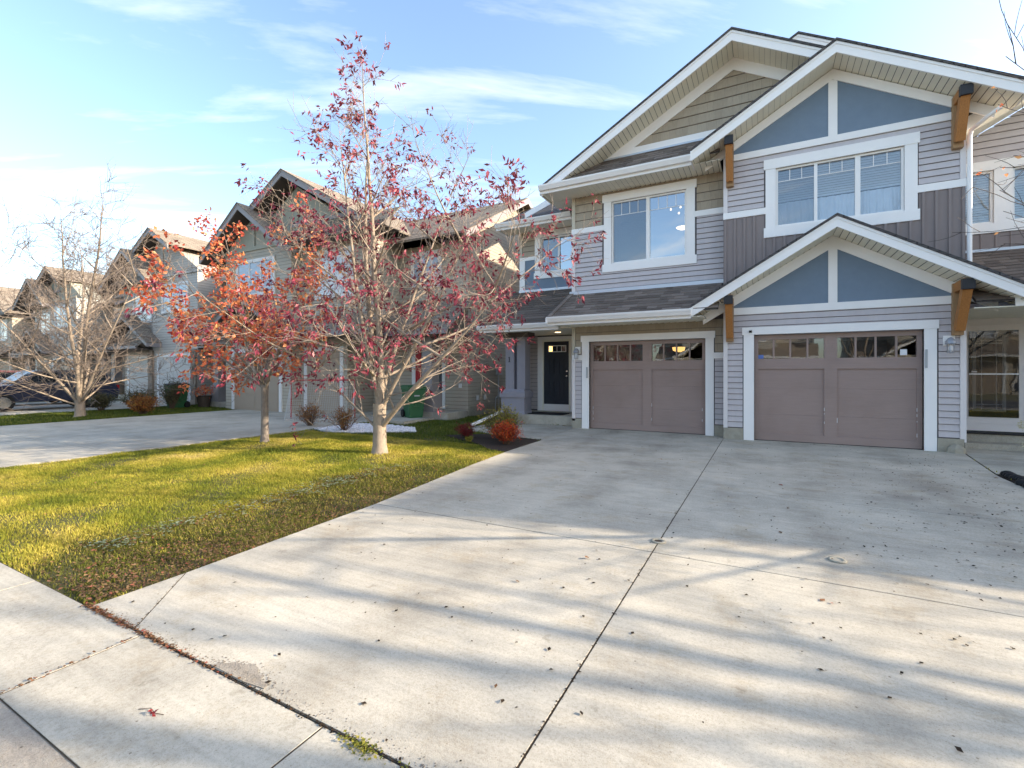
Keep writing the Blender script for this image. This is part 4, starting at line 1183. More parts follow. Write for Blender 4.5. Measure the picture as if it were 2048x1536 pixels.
# right entry: storm door in front of a glazed dark door
fE = front(14.0)
w7 = wall('wall', B, fE, rect(3.38, 5.6, 0.0, 2.72), [], 'shade_backing')
box('porch_slab', 3.385, 5.6, 13.15, 14.0, -0.1, 0.26, 'concrete_walk', B)
box('step', 3.385, 5.6, 12.75, 13.148, -0.1, 0.11, 'concrete_walk', B)
sd = fbox('storm_door', fE, 3.86, 4.90, 0.42, 2.57, 0.001, 0.025, 'corner_trim', B)
fbox('dark_door', fE, 3.98, 4.78, 0.56, 2.44, 0.0255, 0.03, 'door_black', sd)
q = MB()
for a, b, c, d in ((4.04, 4.10, 0.68, 2.40), (4.52, 4.58, 0.68, 2.40), (4.10, 4.52, 0.68, 0.73), (4.10, 4.52, 2.36, 2.40)):
    q.prism([fE.p(a, c), fE.p(b, c), fE.p(b, d), fE.p(a, d)], fE.n * 0.031, fE.n * 0.04)
q.build('glazing_frame', 'grey_plastic', sd)
q = MB()
for a, b, c, d in ((4.185, 4.197, .73, 2.36), (4.42, 4.432, .73, 2.36), (4.10, 4.52, 2.16, 2.172), (4.10, 4.52, 2.22, 2.232), (4.10, 4.52, .83, .842)):
    q.prism([fE.p(a, c), fE.p(b, c), fE.p(b, d), fE.p(a, d)], fE.n * 0.034, fE.n * 0.038)
q.build('grille', 'sticker_white', sd)
MB().add([fE.p(3.98, .56, .045), fE.p(4.78, .56, .045), fE.p(4.78, 2.44, .045), fE.p(3.98, 2.44, .045)], [(0, 1, 2, 3)]).build('pane', 'glass_storm', sd)
fbox('crossbar', fE, 3.98, 4.78, 1.485, 1.51, 0.046, 0.06, 'sticker_white', sd)
MB().bar(fE.p(4.02, 1.55, .06), fE.p(4.10, 1.55, .09), 0.03).build('handle', 'chrome', sd)
for nm, a, b, c, d in (('jamb', 4.901, 5.05, 0.26, 2.70), ('header', 3.5, 4.90, 2.571, 2.70), ('threshold', 3.86, 4.90, 0.26, 0.418), ('jamb', 3.70, 3.859, 0.26, 2.57)):
    fbox(nm, fE, a, b, c, d, 0.0, 0.05, 'corner_trim', B)
# bulk behind
box('wall', 5.48, 5.6, 13.99, 22, 0.0, 6.3, 'side_siding', B)
box('wall', JX, 5.6, 21.9, 22.05, 0.0, 6.3, 'side_siding', B)
tag(MB().prism([(3.44, 13.12, .262), (5.0, 13.12, .262), (5.0, 13.7, .262), (3.44, 13.7, .262)], Vector((0, 0, 0.001)), Vector((0, 0, 0.018))).build('door_mat', 'rubber'), 'black door mat at the right-hand storm door', 'mat')
tag(MB().prism([(-6.6, 13.0, .266), (-5.3, 13.0, .266), (-5.3, 13.7, .266), (-6.6, 13.7, .266)], Vector((0, 0, 0.001)), Vector((0, 0, 0.02))).build('door_mat', 'rubber'), 'dark door mat on the porch before the black door', 'mat')

# ------------------------------------------------------------------ neighbouring double houses
mat('far_pane', (0.30, 0.36, 0.44), 0.08, 0.15, 0.8, spec=0.8)
mat('far_pane_white', (0.62, 0.64, 0.66), 0.12, 0.05, 0.8, spec=0.6)

def far_window(parent, fr, u0, u1, v0, v1, nm=1, pane='far_pane', tw=0.14):
    b = MB()
    def q(a, bb, c, d, t): b.prism([fr.p(a, c), fr.p(bb, c), fr.p(bb, d), fr.p(a, d)], fr.n * 0.001, fr.n * t)
    q(u0 - tw, u0, v0 - tw, v1 + tw, .05); q(u1, u1 + tw, v0 - tw, v1 + tw, .05); q(u0, u1, v1, v1 + tw, .05); q(u0, u1, v0 - tw, v0, .05)
    for k in range(1, nm + 1):
        c = u0 + (u1 - u0) * k / (nm + 1); q(c - .03, c + .03, v0, v1, .04)
    w = b.build('window', 'far_white', parent)
    es = [u0 + (u1 - u0) * k / (nm + 1) for k in range(nm + 2)]
    for a, c in zip(es, es[1:]):
        fbox('pane', fr, a + (.03 if a > u0 else 0), c - (.03 if c < u1 else 0), v0, v1, 0.001, 0.02, pane, w)
    return w

def far_house(r, m, yo, label, sid, panel, roof, fascia, sof, gar, g0=-4.07, stone=False, end=-6.75, front_small=True, name='house', mz=0.0, det=True, rec=13.85, small_x=2.1):
    H = thing(name, (r, 13.5 + yo, 0), label, 'house', 'neighbouring double houses along the street')
    def xr(a, b): return (r + m * a, r + m * b) if m > 0 else (r + m * b, r + m * a)
    def wb(a, b, y0, y1, z0, z1, mm, nm='wall'):
        x0, x1 = xr(a, b); return box(nm, x0, x1, y0 + yo, y1 + yo, z0, z1, mm, H)
    fa, fb, fc = front(12.4 + yo), front(12.0 + yo), front(rec + yo)
    def fbx(nm, fr, a, b, c, d, t, mm, par=H):
        x0, x1 = xr(a, b); return fbox(nm, fr, x0, x1, c, d, 0.001, t, mm, par)
    wb(end, 6.25, rec, 22, -0.1, 6.15, sid)
    wb(-4.07, -0.19, 12.4, rec, 2.9, 6.4, sid)
    wb(g0, -0.19, 12.4, rec + (1.8 if g0 > -4 else 0), -0.1, 2.9, sid)
    wb(-0.19, 4.02, 12.0, rec, -0.1, 6.5, sid)
    # gable faces
    def tri(fr, c, hw, z0, z1, mm, nm='panel'):
        x = r + m * c
        return MB().prism([fr.p(x - hw, z0), fr.p(x + hw, z0), fr.p(x, z1)], fr.n * -1.2, fr.n * 0.0).build(nm, mm, H)
    tri(fa, 0.0, 4.0, 6.41, 8.75 + .1, panel); tri(fb, small_x, 2.3, 6.51, 7.86, panel)
    fbx('band_board', fa, -2.9, 0.4, 7.25, 7.40, .05, fascia); fbx('king_post', fa, -0.09, 0.09, 7.4, 8.7, .05, panel)
    fbx('band_board', fb, 0.1, 4.1, 6.5, 6.65, .05, panel); fbx('king_post', fb, small_x - .09, small_x + .09, 6.65, 7.7, .05, panel)
    fbx('band_board', fa, -1.6, -1.48, 6.6, 7.24, .05, panel)
    if m > 0:
        rake(H, r, 11.7 + yo, 22.5, 9.29 + mz, 0.572, 4.7, 12.4 + yo, fh=.28, half_r=1.9, planks=False, ends=False, roof_m=roof, fm=fascia, sm=sof)
    else:
        rake(H, r, 11.7 + yo, 22.5, 9.29 + mz, 0.572, 1.9, 12.4 + yo, fh=.28, half_r=4.7, planks=False, ends=False, roof_m=roof, fm=fascia, sm=sof)
    if front_small:
        rake(H, r + m * small_x, 11.3 + yo, 22.5, 8.24, 0.72, 2.6, 12.0 + yo, fh=.28, planks=False, roof_m=roof, fm=fascia, sm=sof)
    # eave and pent roof on the wide side
    x0, x1 = xr(-5.3, -0.2)
    MB().prism([(x0, 11.68 + yo, 6.55), (x1, 11.68 + yo, 6.55), (x1, 12.4 + yo, 7.2), (x0, 12.4 + yo, 7.2)], Vector((0, 0, -.05)), Vector((0, 0, 0))).build('roof', roof, H)
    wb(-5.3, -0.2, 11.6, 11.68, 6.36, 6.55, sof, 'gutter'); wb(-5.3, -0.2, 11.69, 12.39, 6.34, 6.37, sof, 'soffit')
    # long roof with the ridge along the street
    x0, x1 = xr(end - .45, 6.7)
    for y0, z0, y1, z1 in ((rec - .8 + yo, 6.2, 17.5 + yo, 8.75), (22.6 + yo, 6.2, 17.5 + yo, 8.75)):
        MB().prism([(x0, y0, z0), (x1, y0, z0), (x1, y1, z1), (x0, y1, z1)], Vector((0, 0, -.07)), Vector((0, 0, 0))).build('roof', roof, H)
    for xe, t in ((end + .05, .1), (6.2, -.1)):
        x0, x1 = xr(xe, xe + t)
        MB().prism([(x0, rec + yo, 6.1), (x0, 22 + yo, 6.1), (x0, 17.5 + yo, 8.65)], Vector((0, 0, 0)), Vector((x1 - x0, 0, 0))).build('wall', sid, H)
    for xe in (end - .45, 6.7):
        x = r + m * xe
        for y0, z0, y1, z1 in ((rec - .82 + yo, 6.16, 17.5 + yo, 8.72), (22.6 + yo, 6.16, 17.5 + yo, 8.72)):
            MB().prism([(x, y0, z0), (x, y1, z1), (x, y1, z1 - .22), (x, y0, z0 - .22)], Vector((-.02, 0, 0)), Vector((.02, 0, 0))).build('fascia', fascia, H)
    # lower roofs
    x0, x1 = xr(-4.95, -0.2)
    MB().prism([(x0, 11.3 + yo, 2.96), (x1, 11.3 + yo, 2.96), (x1, 12.4 + yo, 3.72), (x0, 12.4 + yo, 3.72)], Vector((0, 0, -.05)), Vector((0, 0, 0))).build('roof', roof, H)
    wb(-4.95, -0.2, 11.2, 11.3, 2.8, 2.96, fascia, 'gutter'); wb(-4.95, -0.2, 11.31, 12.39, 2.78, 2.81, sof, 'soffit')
    for a, b in ((end - .3, -4.08), (4.03, 6.6)):
        x0, x1 = xr(a, b)
        MB().prism([(x0, 12.1 + yo, 2.92), (x1, 12.1 + yo, 2.92), (x1, rec + yo, 4.15), (x0, rec + yo, 4.15)], Vector((0, 0, -.05)), Vector((0, 0, 0))).build('roof', roof, H)
        wb(a, b, 12.0, 12.1, 2.76, 2.92, fascia, 'gutter'); wb(a, b, 12.11, rec - .01, 2.74, 2.77, sof, 'soffit')
    rake(H, r + m * small_x, 11.3 + yo, 12.0 + yo, 4.69, 0.6, 2.6, 12.0 + yo, fh=.26, planks=False, roof_m=roof, fm=fascia, sm=sof)
    tri(fb, small_x, 2.2, 2.99, 4.3, panel)
    # openings
    def fwin(fr, a, b, c, d, nm=1, pane='far_pane'):
        x0, x1 = xr(a, b); far_window(H, fr, x0, x1, c, d, nm, pane)
    fwin(fa, -3.0, -1.2, 4.45, 6.0, 1, 'far_pane_white'); fwin(fb, 0.9, 3.1, 4.75, 6.0, 2)
    fwin(fc, -5.9, -4.8, 4.75, 5.8); fwin(fc, 4.7, 5.8, 4.75, 5.8)
    for fr, a, b in ((fa, max(g0 + .35, -3.6), -0.6), (fb, 0.5, 3.4)):
        x0, x1 = xr(a, b)
        for c, d in ((x0 - .16, x0), (x1, x1 + .16)): fbox('jamb', fr, c, d, 0, 2.35, 0.001, .04, 'far_white', H)
        fbox('header', fr, x0 - .2, x1 + .2, 2.35, 2.5, 0.001, .05, 'far_white', H)
        dd = fbox('garage_door', fr, x0, x1, 0.0, 2.35, 0.001, .012, gar, H)
        nb = 2
        for k in range(4):
            z = .05 + .57 * k
            for j in range(nb):
                ww = (x1 - x0) / nb
                fbox('door_panel', fr, x0 + j * ww + .08, x0 + (j + 1) * ww - .08, z + .05, z + .5, .0125, .022, gar, dd)
    # entrances at both ends
    for a, b, c in ((end + .5, -4.6, -6.5), (4.5, 6.0, 6.3)):
        x0, x1 = xr((a + b) / 2 - .45, (a + b) / 2 + .45)
        dd = fbox('front_door', fc, x0, x1, .25, 2.3, .001, .03, 'door_black', H)
        for u0, u1 in ((x0 - .12, x0), (x1, x1 + .12)): fbox('jamb', fc, u0, u1, .25, 2.4, .001, .04, 'far_white', H)
    wb(end, -4.3, 12.5, rec - .01, -0.1, .22, 'concrete_walk', 'porch_slab'); wb(4.1, 6.3, 12.5, rec - .01, -0.1, .22, 'concrete_walk', 'porch_slab')
    for xp in (-6.2, 5.9):
        p = wb(xp - .3, xp + .3, 12.6, 13.1, .22, .95, 'stone_veneer' if stone else 'far_fascia', 'pillar')
        x0, x1 = xr(xp - .2, xp + .2)
        box('post', x0, x1, 12.65 + yo, 13.05 + yo, .95, 2.74, 'far_fascia', p)
    if stone:
        for a in (-0.5, 3.55):
            base = wb(a, a + .45, 11.93, 11.999, -.1, 2.7, 'stone_veneer', 'stone_column')
            z = 0.0
            while z < 2.6:
                h = random.uniform(.12, .24); u = a
                while u < a + .42:
                    w = random.uniform(.16, .34); e = min(u + w, a + .45)
                    x0, x1 = xr(u, e)
                    box('stone', x0 + .006, x1 - .006, 11.90 + yo + random.uniform(-.02, .02), 11.93 + yo, z, z + h - .012, 'stone_veneer', base)
                    u = e
                z += h
    return H

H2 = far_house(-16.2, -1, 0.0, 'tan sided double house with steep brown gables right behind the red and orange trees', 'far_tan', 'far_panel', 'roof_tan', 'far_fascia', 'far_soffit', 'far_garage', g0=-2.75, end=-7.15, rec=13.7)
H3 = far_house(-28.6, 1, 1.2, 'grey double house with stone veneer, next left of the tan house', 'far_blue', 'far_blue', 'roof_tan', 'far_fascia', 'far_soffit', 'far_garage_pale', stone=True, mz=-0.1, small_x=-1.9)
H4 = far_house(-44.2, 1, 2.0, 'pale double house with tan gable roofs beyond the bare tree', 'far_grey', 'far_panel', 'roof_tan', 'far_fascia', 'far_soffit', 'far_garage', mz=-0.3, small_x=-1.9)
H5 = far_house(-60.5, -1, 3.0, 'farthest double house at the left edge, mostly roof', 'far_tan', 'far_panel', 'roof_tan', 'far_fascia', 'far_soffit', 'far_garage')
H6 = far_house(17.9, 1, 0.0, 'grey double house to the right of the blue gabled house, out of frame', 'far_grey', 'far_panel', 'roof_grey', 'far_white', 'soffit', 'far_garage_pale', end=-9.8)  # unseen; placed and lengthened to block sun and shape the driveway shade
H7 = far_house(34.5, -1, 0.0, 'tan double house two doors to the right, out of frame', 'far_tan', 'far_panel', 'roof_tan', 'far_fascia', 'far_soffit', 'far_garage')
# across the street (seen only as reflections in the glass)
def turned(H, x, y):
    H.rotation_euler = (0, 0, math.pi); H.location = (x, y, 0)
for r_, lab in ((-3.0, 'white sided house across the street opposite the driveway'), (13.0, 'tan sided house across the street to the right'), (-19.5, 'grey sided house across the street to the left')):
    Hx = far_house(r_, 1, 0.0, lab, 'far_grey' if r_ < 0 else 'far_tan', 'far_panel', 'roof_tan', 'far_white', 'soffit', 'far_garage')
    turned(Hx, r_, -24.5)

# ------------------------------------------------------------------ trees and shrubs
def vrand(rg): 
    v = Vector((rg.gauss(0, 1), rg.gauss(0, 1), rg.gauss(0, 1))); return v.normalized()

def polyline(rg, p, d, L, n, wig, trop, droop=0.0):
    pts = [p.copy()]; st = L / n
    for i in range(n):
        d = (d + vrand(rg) * wig + Z_ * trop - Z_ * droop * (i / n)).normalized()
        p = p + d * st; pts.append(p.copy())
    return pts

def at(pts, t):
    f = t * (len(pts) - 1); i = min(int(f), len(pts) - 2)
    return pts[i].lerp(pts[i + 1], f - i), (pts[i + 1] - pts[i]).normalized()

def off(rg, d, ang):
    r = d.orthogonal().normalized(); q = d.cross(r); a = rg.uniform(0, 2 * math.pi)
    return (d * math.cos(ang) + (r * math.cos(a) + q * math.sin(a)) * math.sin(ang)).normalized()

def leaves_mesh(rg, spots, size, aspect, droop, per, spread):
    n = sum(per(rg) for _ in range(0)) if False else 0
    V, F = [], []
    for p, d in spots:
        for _ in range(rg.randint(*per)):
            c = p + vrand(rg) * spread
            ld = (vrand(rg) * 0.8 + d * 0.5 - Z_ * droop).normalized()
            s = size * rg.uniform(0.65, 1.25); w = s * aspect
            r = ld.cross(vrand(rg)); r = r.normalized() if r.length > 1e-3 else X_
            nn = ld.cross(r)
            b = len(V)
            curl = nn * (s * rg.uniform(-.15, .2))
            V += [c, c + ld * s * .45 + r * w * .5 + nn * w * .18, c + ld * s + curl, c + ld * s * .45 - r * w * .5 + nn * w * .18]
            F += [(b, b + 1, b + 2), (b, b + 2, b + 3)]
    return fast_mesh('crown', [tuple(v) for v in V], F)

def make_tree(name, base, label, seed, trunk_h, trunk_r, leaders, group='street trees along the front lawns', bark='bark_pale', twig='twig', leaf=None, n2=(9, 13), n3=(4, 7), len2=(0.8, 1.7), len3=(0.25, 0.6), leafprob=0.6, leaf_args=None, low=0.12, wig=0.10, sub=0.42, fine=True, lean=(0, 0), fr_twig=0.0035, leaf_rule=None, n4=0, side=None):
    rg = random.Random(seed)
    base = Vector(base)
    T = thing(name, tuple(base), label, 'tree', group)
    tr = MB()
    top = base + Vector((lean[0], lean[1], trunk_h))
    prof = [(1.5, -.06), (1.22, .04), (1.05, .16), (1.0, .4), (.95, .75), (1.02, 1.0)]
    tr.tube([base.lerp(top, max(h, 0)) + (Z_ * h * 1.0 if h < 0 else Z_ * 0) for s, h in prof], [trunk_r * s for s, h in prof], 14, cap=False)
    limbs = MB(); twigs = MB(); spots = []
    stems = []; jobs = list(leaders)
    if side:
        cnt, (za, zb), (ta, tb), (la, lb), (ra, rb), ns = side
        for k in range(cnt):
            f = (k + rg.random() * .8) / cnt
            jobs.append(((k * 137.5 + rg.uniform(-25, 25)) % 360, ta + (tb - ta) * f + rg.uniform(-8, 8), (la + (lb - la) * f) * rg.uniform(.75, 1.2), za + (zb - za) * f, ra + (rb - ra) * f, k % ns))
    for job in jobs:
        az, tilt, L, z0, rr = job[:5]
        a, t = R(az), R(tilt)
        d = Vector((math.sin(a) * math.sin(t), math.cos(a) * math.sin(t), math.cos(t)))
        p0 = base.lerp(top, min(z0 / trunk_h, 1.0)) + Z_ * max(0, z0 - trunk_h)
        if len(job) > 5:
            sp_ = stems[job[5]]
            c_ = [q for q in sp_ if q.z >= base.z + z0]
            p0 = c_[0] if c_ else sp_[-2]
        n = max(6, int(L / 0.33))
        pts = polyline(rg, p0 - d * 0.03, d, L, n, wig * 0.45, 0.02 if tilt > 20 else 0.0)
        r0 = trunk_r * rr
        if len(job) == 5: stems.append(pts)
        limbs.tube(pts, [max(r0 * (1 - i / n) ** 0.85, 0.004) for i in range(n + 1)], 7, cap=False)
        k2 = int(rg.randint(*n2) * L / 3.5)
        for j in range(k2):
            f = low + (1 - low) * (j + rg.random()) / k2
            p, dd = at(pts, min(f, .99))
            ld = off(rg, dd, R(rg.uniform(35, 65)))
            l2 = rg.uniform(*len2) * (1.15 - 0.66 * f) * (0.6 + 0.14 * min(L, 4.2)) * (1.0 if p.z < 4.2 else max(.55, 1 - (p.z - 4.2) * .16))
            m2 = max(4, int(l2 / .16))
            ps = polyline(rg, p, ld, l2, m2, wig * 1.3, 0.03, droop=0.05)
            r2 = max(r0 * (1 - f) ** .85 * sub, 0.006)
            twigs.tube(ps, [max(r2 * (1 - i / m2), fr_twig) for i in range(m2 + 1)], 4, cap=False)
            has = rg.random() < leafprob if leaf_rule is None else leaf_rule(ps[-1], rg)
            if has: spots.append((ps[-1], (ps[-1] - ps[-2]).normalized()))
            for q in range(rg.randint(*n3)):
                f3 = 0.2 + 0.8 * rg.random()
                p3, d3 = at(ps, min(f3, .99))
                l3 = rg.uniform(*len3)
                p3s = polyline(rg, p3, off(rg, d3, R(rg.uniform(30, 60))), l3, 3, wig * 1.5, 0.05)
                twigs.tube(p3s, [fr_twig * 1.15, fr_twig, fr_twig * .8, fr_twig * .6], 3, cap=False)
                if has and rg.random() < 0.75: spots.append((p3s[-1], (p3s[-1] - p3s[-2]).normalized()))
                for q4 in range(n4):
                    p4, d4 = at(p3s, rg.uniform(.3, .95))
                    p4s = polyline(rg, p4, off(rg, d4, R(rg.uniform(30, 60))), l3 * .55, 2, wig * 1.5, 0.03)
                    twigs.tube(p4s, [fr_twig * .9, fr_twig * .7, fr_twig * .5], 3, cap=False)
    # the trunk, its limbs and the fine twigs
    tr.build('trunk', bark, T, True)
    limbs.build('limbs', bark, T, True)
    stuff(twigs.build('twigs', twig, T, True))
    if leaf and spots:
        me = leaves_mesh(rg, spots, *leaf_args)
        stuff(link('crown', me, T, leaf))
    return T, spots

# crimson tree in the middle of the lawn
def red_rule(p, rg):
    h = p.z
    if h > 5.4: return rg.random() < (0.75 if p.x < -6.2 else 0.42)
    if h > 4.0: return rg.random() < 0.66
    return rg.random() < 0.84
L_red = [(60, 3, 6.35, 0.80, .60), (255, 6, 5.9, 0.80, .56), (95, 46, 3.7, .45, .48), (85, 32, 3.6, .80, .38), (275, 58, 2.6, .42, .24), (200, 14, 5.2, 1.0, .40), (20, 18, 4.8, 1.0, .38)]
make_tree('cherry_tree', (-6.57, 6.86, -0.02), 'tall tree with crimson leaves and pale forked trunk in the middle of the lawn', 21, 0.95, 0.125, L_red,
          leaf='leaf_crimson', leaf_args=(0.097, 0.38, 0.75, (6, 10), 0.06), leaf_rule=red_rule, n2=(12, 15), n3=(4, 7), n4=1, low=0.10,
          side=(30, (1.3, 5.4), (70, 32), (3.2, 0.7), (.26, .10), 7))
# small orange tree
L_or = [(60, 8, 4.03, 1.25, .6), (250, 18, 3.90, 1.2, .5), (280, 42, 3.54, 1.1, .5), (100, 40, 3.17, 1.15, .5), (0, 35, 3.17, 1.3, .4), (180, 38, 3.17, 1.2, .4), (260, 62, 2.81, 1.2, .36), (310, 50, 2.93, 1.3, .36), (140, 55, 2.44, 1.25, .34), (230, 50, 3.05, 1.3, .36), (290, 72, 2.56, 1.3, .3)]
def or_rule(p, rg): return rg.random() < (0.92 if p.z > 1.5 else 0.6)
make_tree('maple_tree', (-9.78, 6.66, -0.02), 'small tree with bright orange-red leaves left of the crimson tree', 8, 1.3, 0.078, L_or,
          bark='bark_grey', twig='twig', leaf='leaf_orange', leaf_args=(0.10, 0.65, 0.35, (6, 10), 0.09), leaf_rule=or_rule, n2=(14, 18), n3=(3, 6), len2=(0.5, 1.1), len3=(0.15, 0.35))
# bare multi-stemmed tree far left
L_ba = [(80, 8, 8.0, 0.35, .55), (110, 22, 7.0, 0.3, .5), (260, 18, 7.8, 0.25, .5), (70, 32, 5.2, .4, .42), (300, 34, 4.8, .45, .36), (180, 30, 4.8, .4, .36), (250, 52, 3.6, .45, .3), (275, 66, 3.3, .45, .26), (95, 58, 3.2, .5, .28), (200, 65, 2.9, .4, .24), (320, 66, 2.9, .5, .24)]
make_tree('bare_tree', (-21.1, 7.45, -0.02), 'bare multi-stemmed tree on the grass strip at the far left', 33, 0.6, 0.145, L_ba, twig='twig_mid', n2=(12, 15), n3=(4, 7), len2=(0.7, 1.7), len3=(0.3, 0.7), n4=1, fr_twig=0.006, wig=.14,
          side=(36, (.9, 5.6), (74, 35), (3.7, 1.4), (.22, .12), 6))
# tree right of the driveway, its twigs reaching into the picture from the right
L_rt = [(70, 5, 6.2, 1.3, .55), (260, 20, 5.4, 1.3, .5), (300, 40, 4.4, 1.35, .45), (240, 45, 4.2, 1.4, .45), (190, 35, 4.4, 1.4, .45), (10, 35, 4.2, 1.4, .45), (100, 40, 4.2, 1.4, .45), (280, 60, 3.4, 1.6, .36), (210, 62, 3.2, 1.6, .36), (150, 55, 3.4, 1.5, .36), (330, 55, 3.2, 1.6, .36), (265, 48, 4.2, 1.9, .36), (245, 30, 4.8, 1.9, .36), (50, 58, 3.2, 1.6, .36)]
make_tree('maple_tree', (5.05, 7.3, -0.02), 'nearly leafless tree at the right edge with a few orange leaves on dark twigs', 14, 1.35, 0.11, L_rt,
          bark='bark_grey', twig='twig_dark', leaf='leaf_orange', leaf_args=(0.075, 0.55, 0.5, (1, 2), 0.05), leafprob=0.2, n2=(9, 12), n3=(2, 4))
L_bg = [(70, 5, 8.6, 1.6, .6), (250, 18, 7.6, 1.6, .52), (320, 30, 7.0, 1.7, .5), (160, 30, 7.0, 1.7, .5), (30, 36, 6.4, 1.8, .45), (210, 40, 6.0, 1.8, .45), (280, 52, 4.6, 1.7, .34), (110, 48, 5.2, 1.8, .36), (0, 55, 4.6, 1.7, .34), (190, 58, 4.4, 1.7, .34)]
make_tree('bare_tree', (14.2, 7.3, -0.02), 'large bare tree on the lawn of the next house to the right, out of frame', 51, 1.6, 0.19, L_bg, twig='twig_dark', n2=(5, 7), n3=(1, 3), fr_twig=.006, sub=.55)
make_tree('bare_tree', (9.4, 5.0, -0.02), 'large bare tree beside the road to the right, out of frame', 67, 1.6, 0.17, L_bg, twig='twig_dark', n2=(5, 6), n3=(1, 2), fr_twig=.006, sub=.55)
L_st = [(70, 5, 6.2, 1.3, .55), (260, 20, 5.4, 1.3, .5), (300, 40, 4.4, 1.35, .45), (190, 35, 4.4, 1.4, .45), (10, 35, 4.2, 1.4, .45), (100, 40, 4.2, 1.4, .45)]
for x, y, s, lab in ((-2.5, -11.5, 91, 'bare tree across the street opposite the double driveway'), (5.5, -12.0, 92, 'bare tree across the street to the right of the driveway'), (-9.5, -11.8, 93, 'bare tree across the street opposite the lawn')):
    make_tree('bare_tree', (x, y, -0.05), lab, s, 1.3, 0.14, L_st, twig='twig_dark', n2=(9, 12), n3=(3, 4))
make_tree('bare_tree', (-35.5, 7.6, -0.02), 'second bare tree farther down the street at the left edge', 77, 0.7, 0.15, L_ba[:10], twig='twig_mid', n2=(9, 12), n3=(3, 5), fr_twig=0.008)

def shrub(base, rad, hgt, n, leaf, label, name='shrub', size=0.035, seed=1, per=(3, 6), twig='brown_wire', up=0.6, group='shrubs in the front garden beds', aspect=.55, fill=1.0):
    rg = random.Random(seed)
    base = Vector(base)
    S = thing(name, tuple(base), label, 'shrub', group)
    st = MB(); spots = []
    for k in range(n):
        a = rg.uniform(0, 2 * math.pi); t = rg.uniform(.1, 1.0)
        d = Vector((math.cos(a) * t, math.sin(a) * t, up + rg.random() * .7)).normalized()
        L = rg.uniform(.7, 1.08) / math.sqrt((math.hypot(d.x, d.y) / rad) ** 2 + (d.z / hgt) ** 2)
        pts = polyline(rg, base + Vector((math.cos(a), math.sin(a), 0)) * rad * .12 * rg.random(), d, L, 5, .16, 0.02)
        st.tube(pts, [.006, .005, .004, .004, .003, .002], 3, cap=False)
        for f in (.35, .5, .62, .74, .86, .97):
            if rg.random() < fill:
                p, dd = at(pts, f); spots.append((p, dd))
        for q in range(2):
            p, dd = at(pts, rg.uniform(.4, .9)); ps = polyline(rg, p, off(rg, dd, .7), L * .3, 2, .15, .02)
            st.tube(ps, [.003, .0025, .002], 3, cap=False)
            if rg.random() < fill: spots.append((ps[-1], dd))
    stuff(st.build('stems', twig, S))
    stuff(link('foliage', leaves_mesh(rg, spots, size, aspect, 0.1, per, size * .9), S, leaf))
    return S
shrub((-5.25, 9.35, 0.0), .66, .74, 120, 'leaf_olive', 'yellow-green shrub by the porch walk behind the red barberry', seed=3, size=.035, up=.7, fill=.85)
shrub((-4.85, 8.8, 0.0), .46, .46, 110, 'leaf_fire', 'orange-red barberry shrub beside the driveway edge', seed=4, size=.032)
shrub((-6.15, 9.25, 0.0), .38, .32, 60, 'leaf_wine', 'low wine-red shrub left of the yellow-green shrub', seed=5, size=.03)
shrub((-9.7, 8.85, 0.0), .55, .62, 70, 'leaf_rust', 'rusty brown shrub in white pebbles between the two lawn trees', seed=6, size=.035, fill=.55)
shrub((-11.6, 9.3, 0.0), .5, .68, 70, 'leaf_rust', 'rusty brown shrub just right of the orange tree trunk', seed=7, size=.035, fill=.55)
shrub((-20.3, 9.0, 0.0), .85, .62, 120, 'leaf_rust', 'broad rounded rust-coloured shrub at the edge of the second driveway', seed=8, size=.05)
shrub((-22.3, 9.7, 0.0), .95, .85, 100, 'leaf_sage', 'dull sage shrub behind the rust-coloured shrub', seed=9, size=.05)
shrub((-22.2, 10.9, 0.0), .6, 1.35, 80, 'leaf_sage', 'upright dark shrub beside the green bin of the grey house', seed=10, size=.05, up=1.2)
shrub((-23.6, 9.0, 0.0), .8, .7, 70, 'leaf_sage', 'low sage shrub left of the dull shrubs under the bare tree', seed=12, size=.05)
shrub((-5.75, 8.75, 0.0), .2, .1, 25, 'leaf_olive', 'tiny withered plant at the front of the mulch bed', seed=13, size=.025)

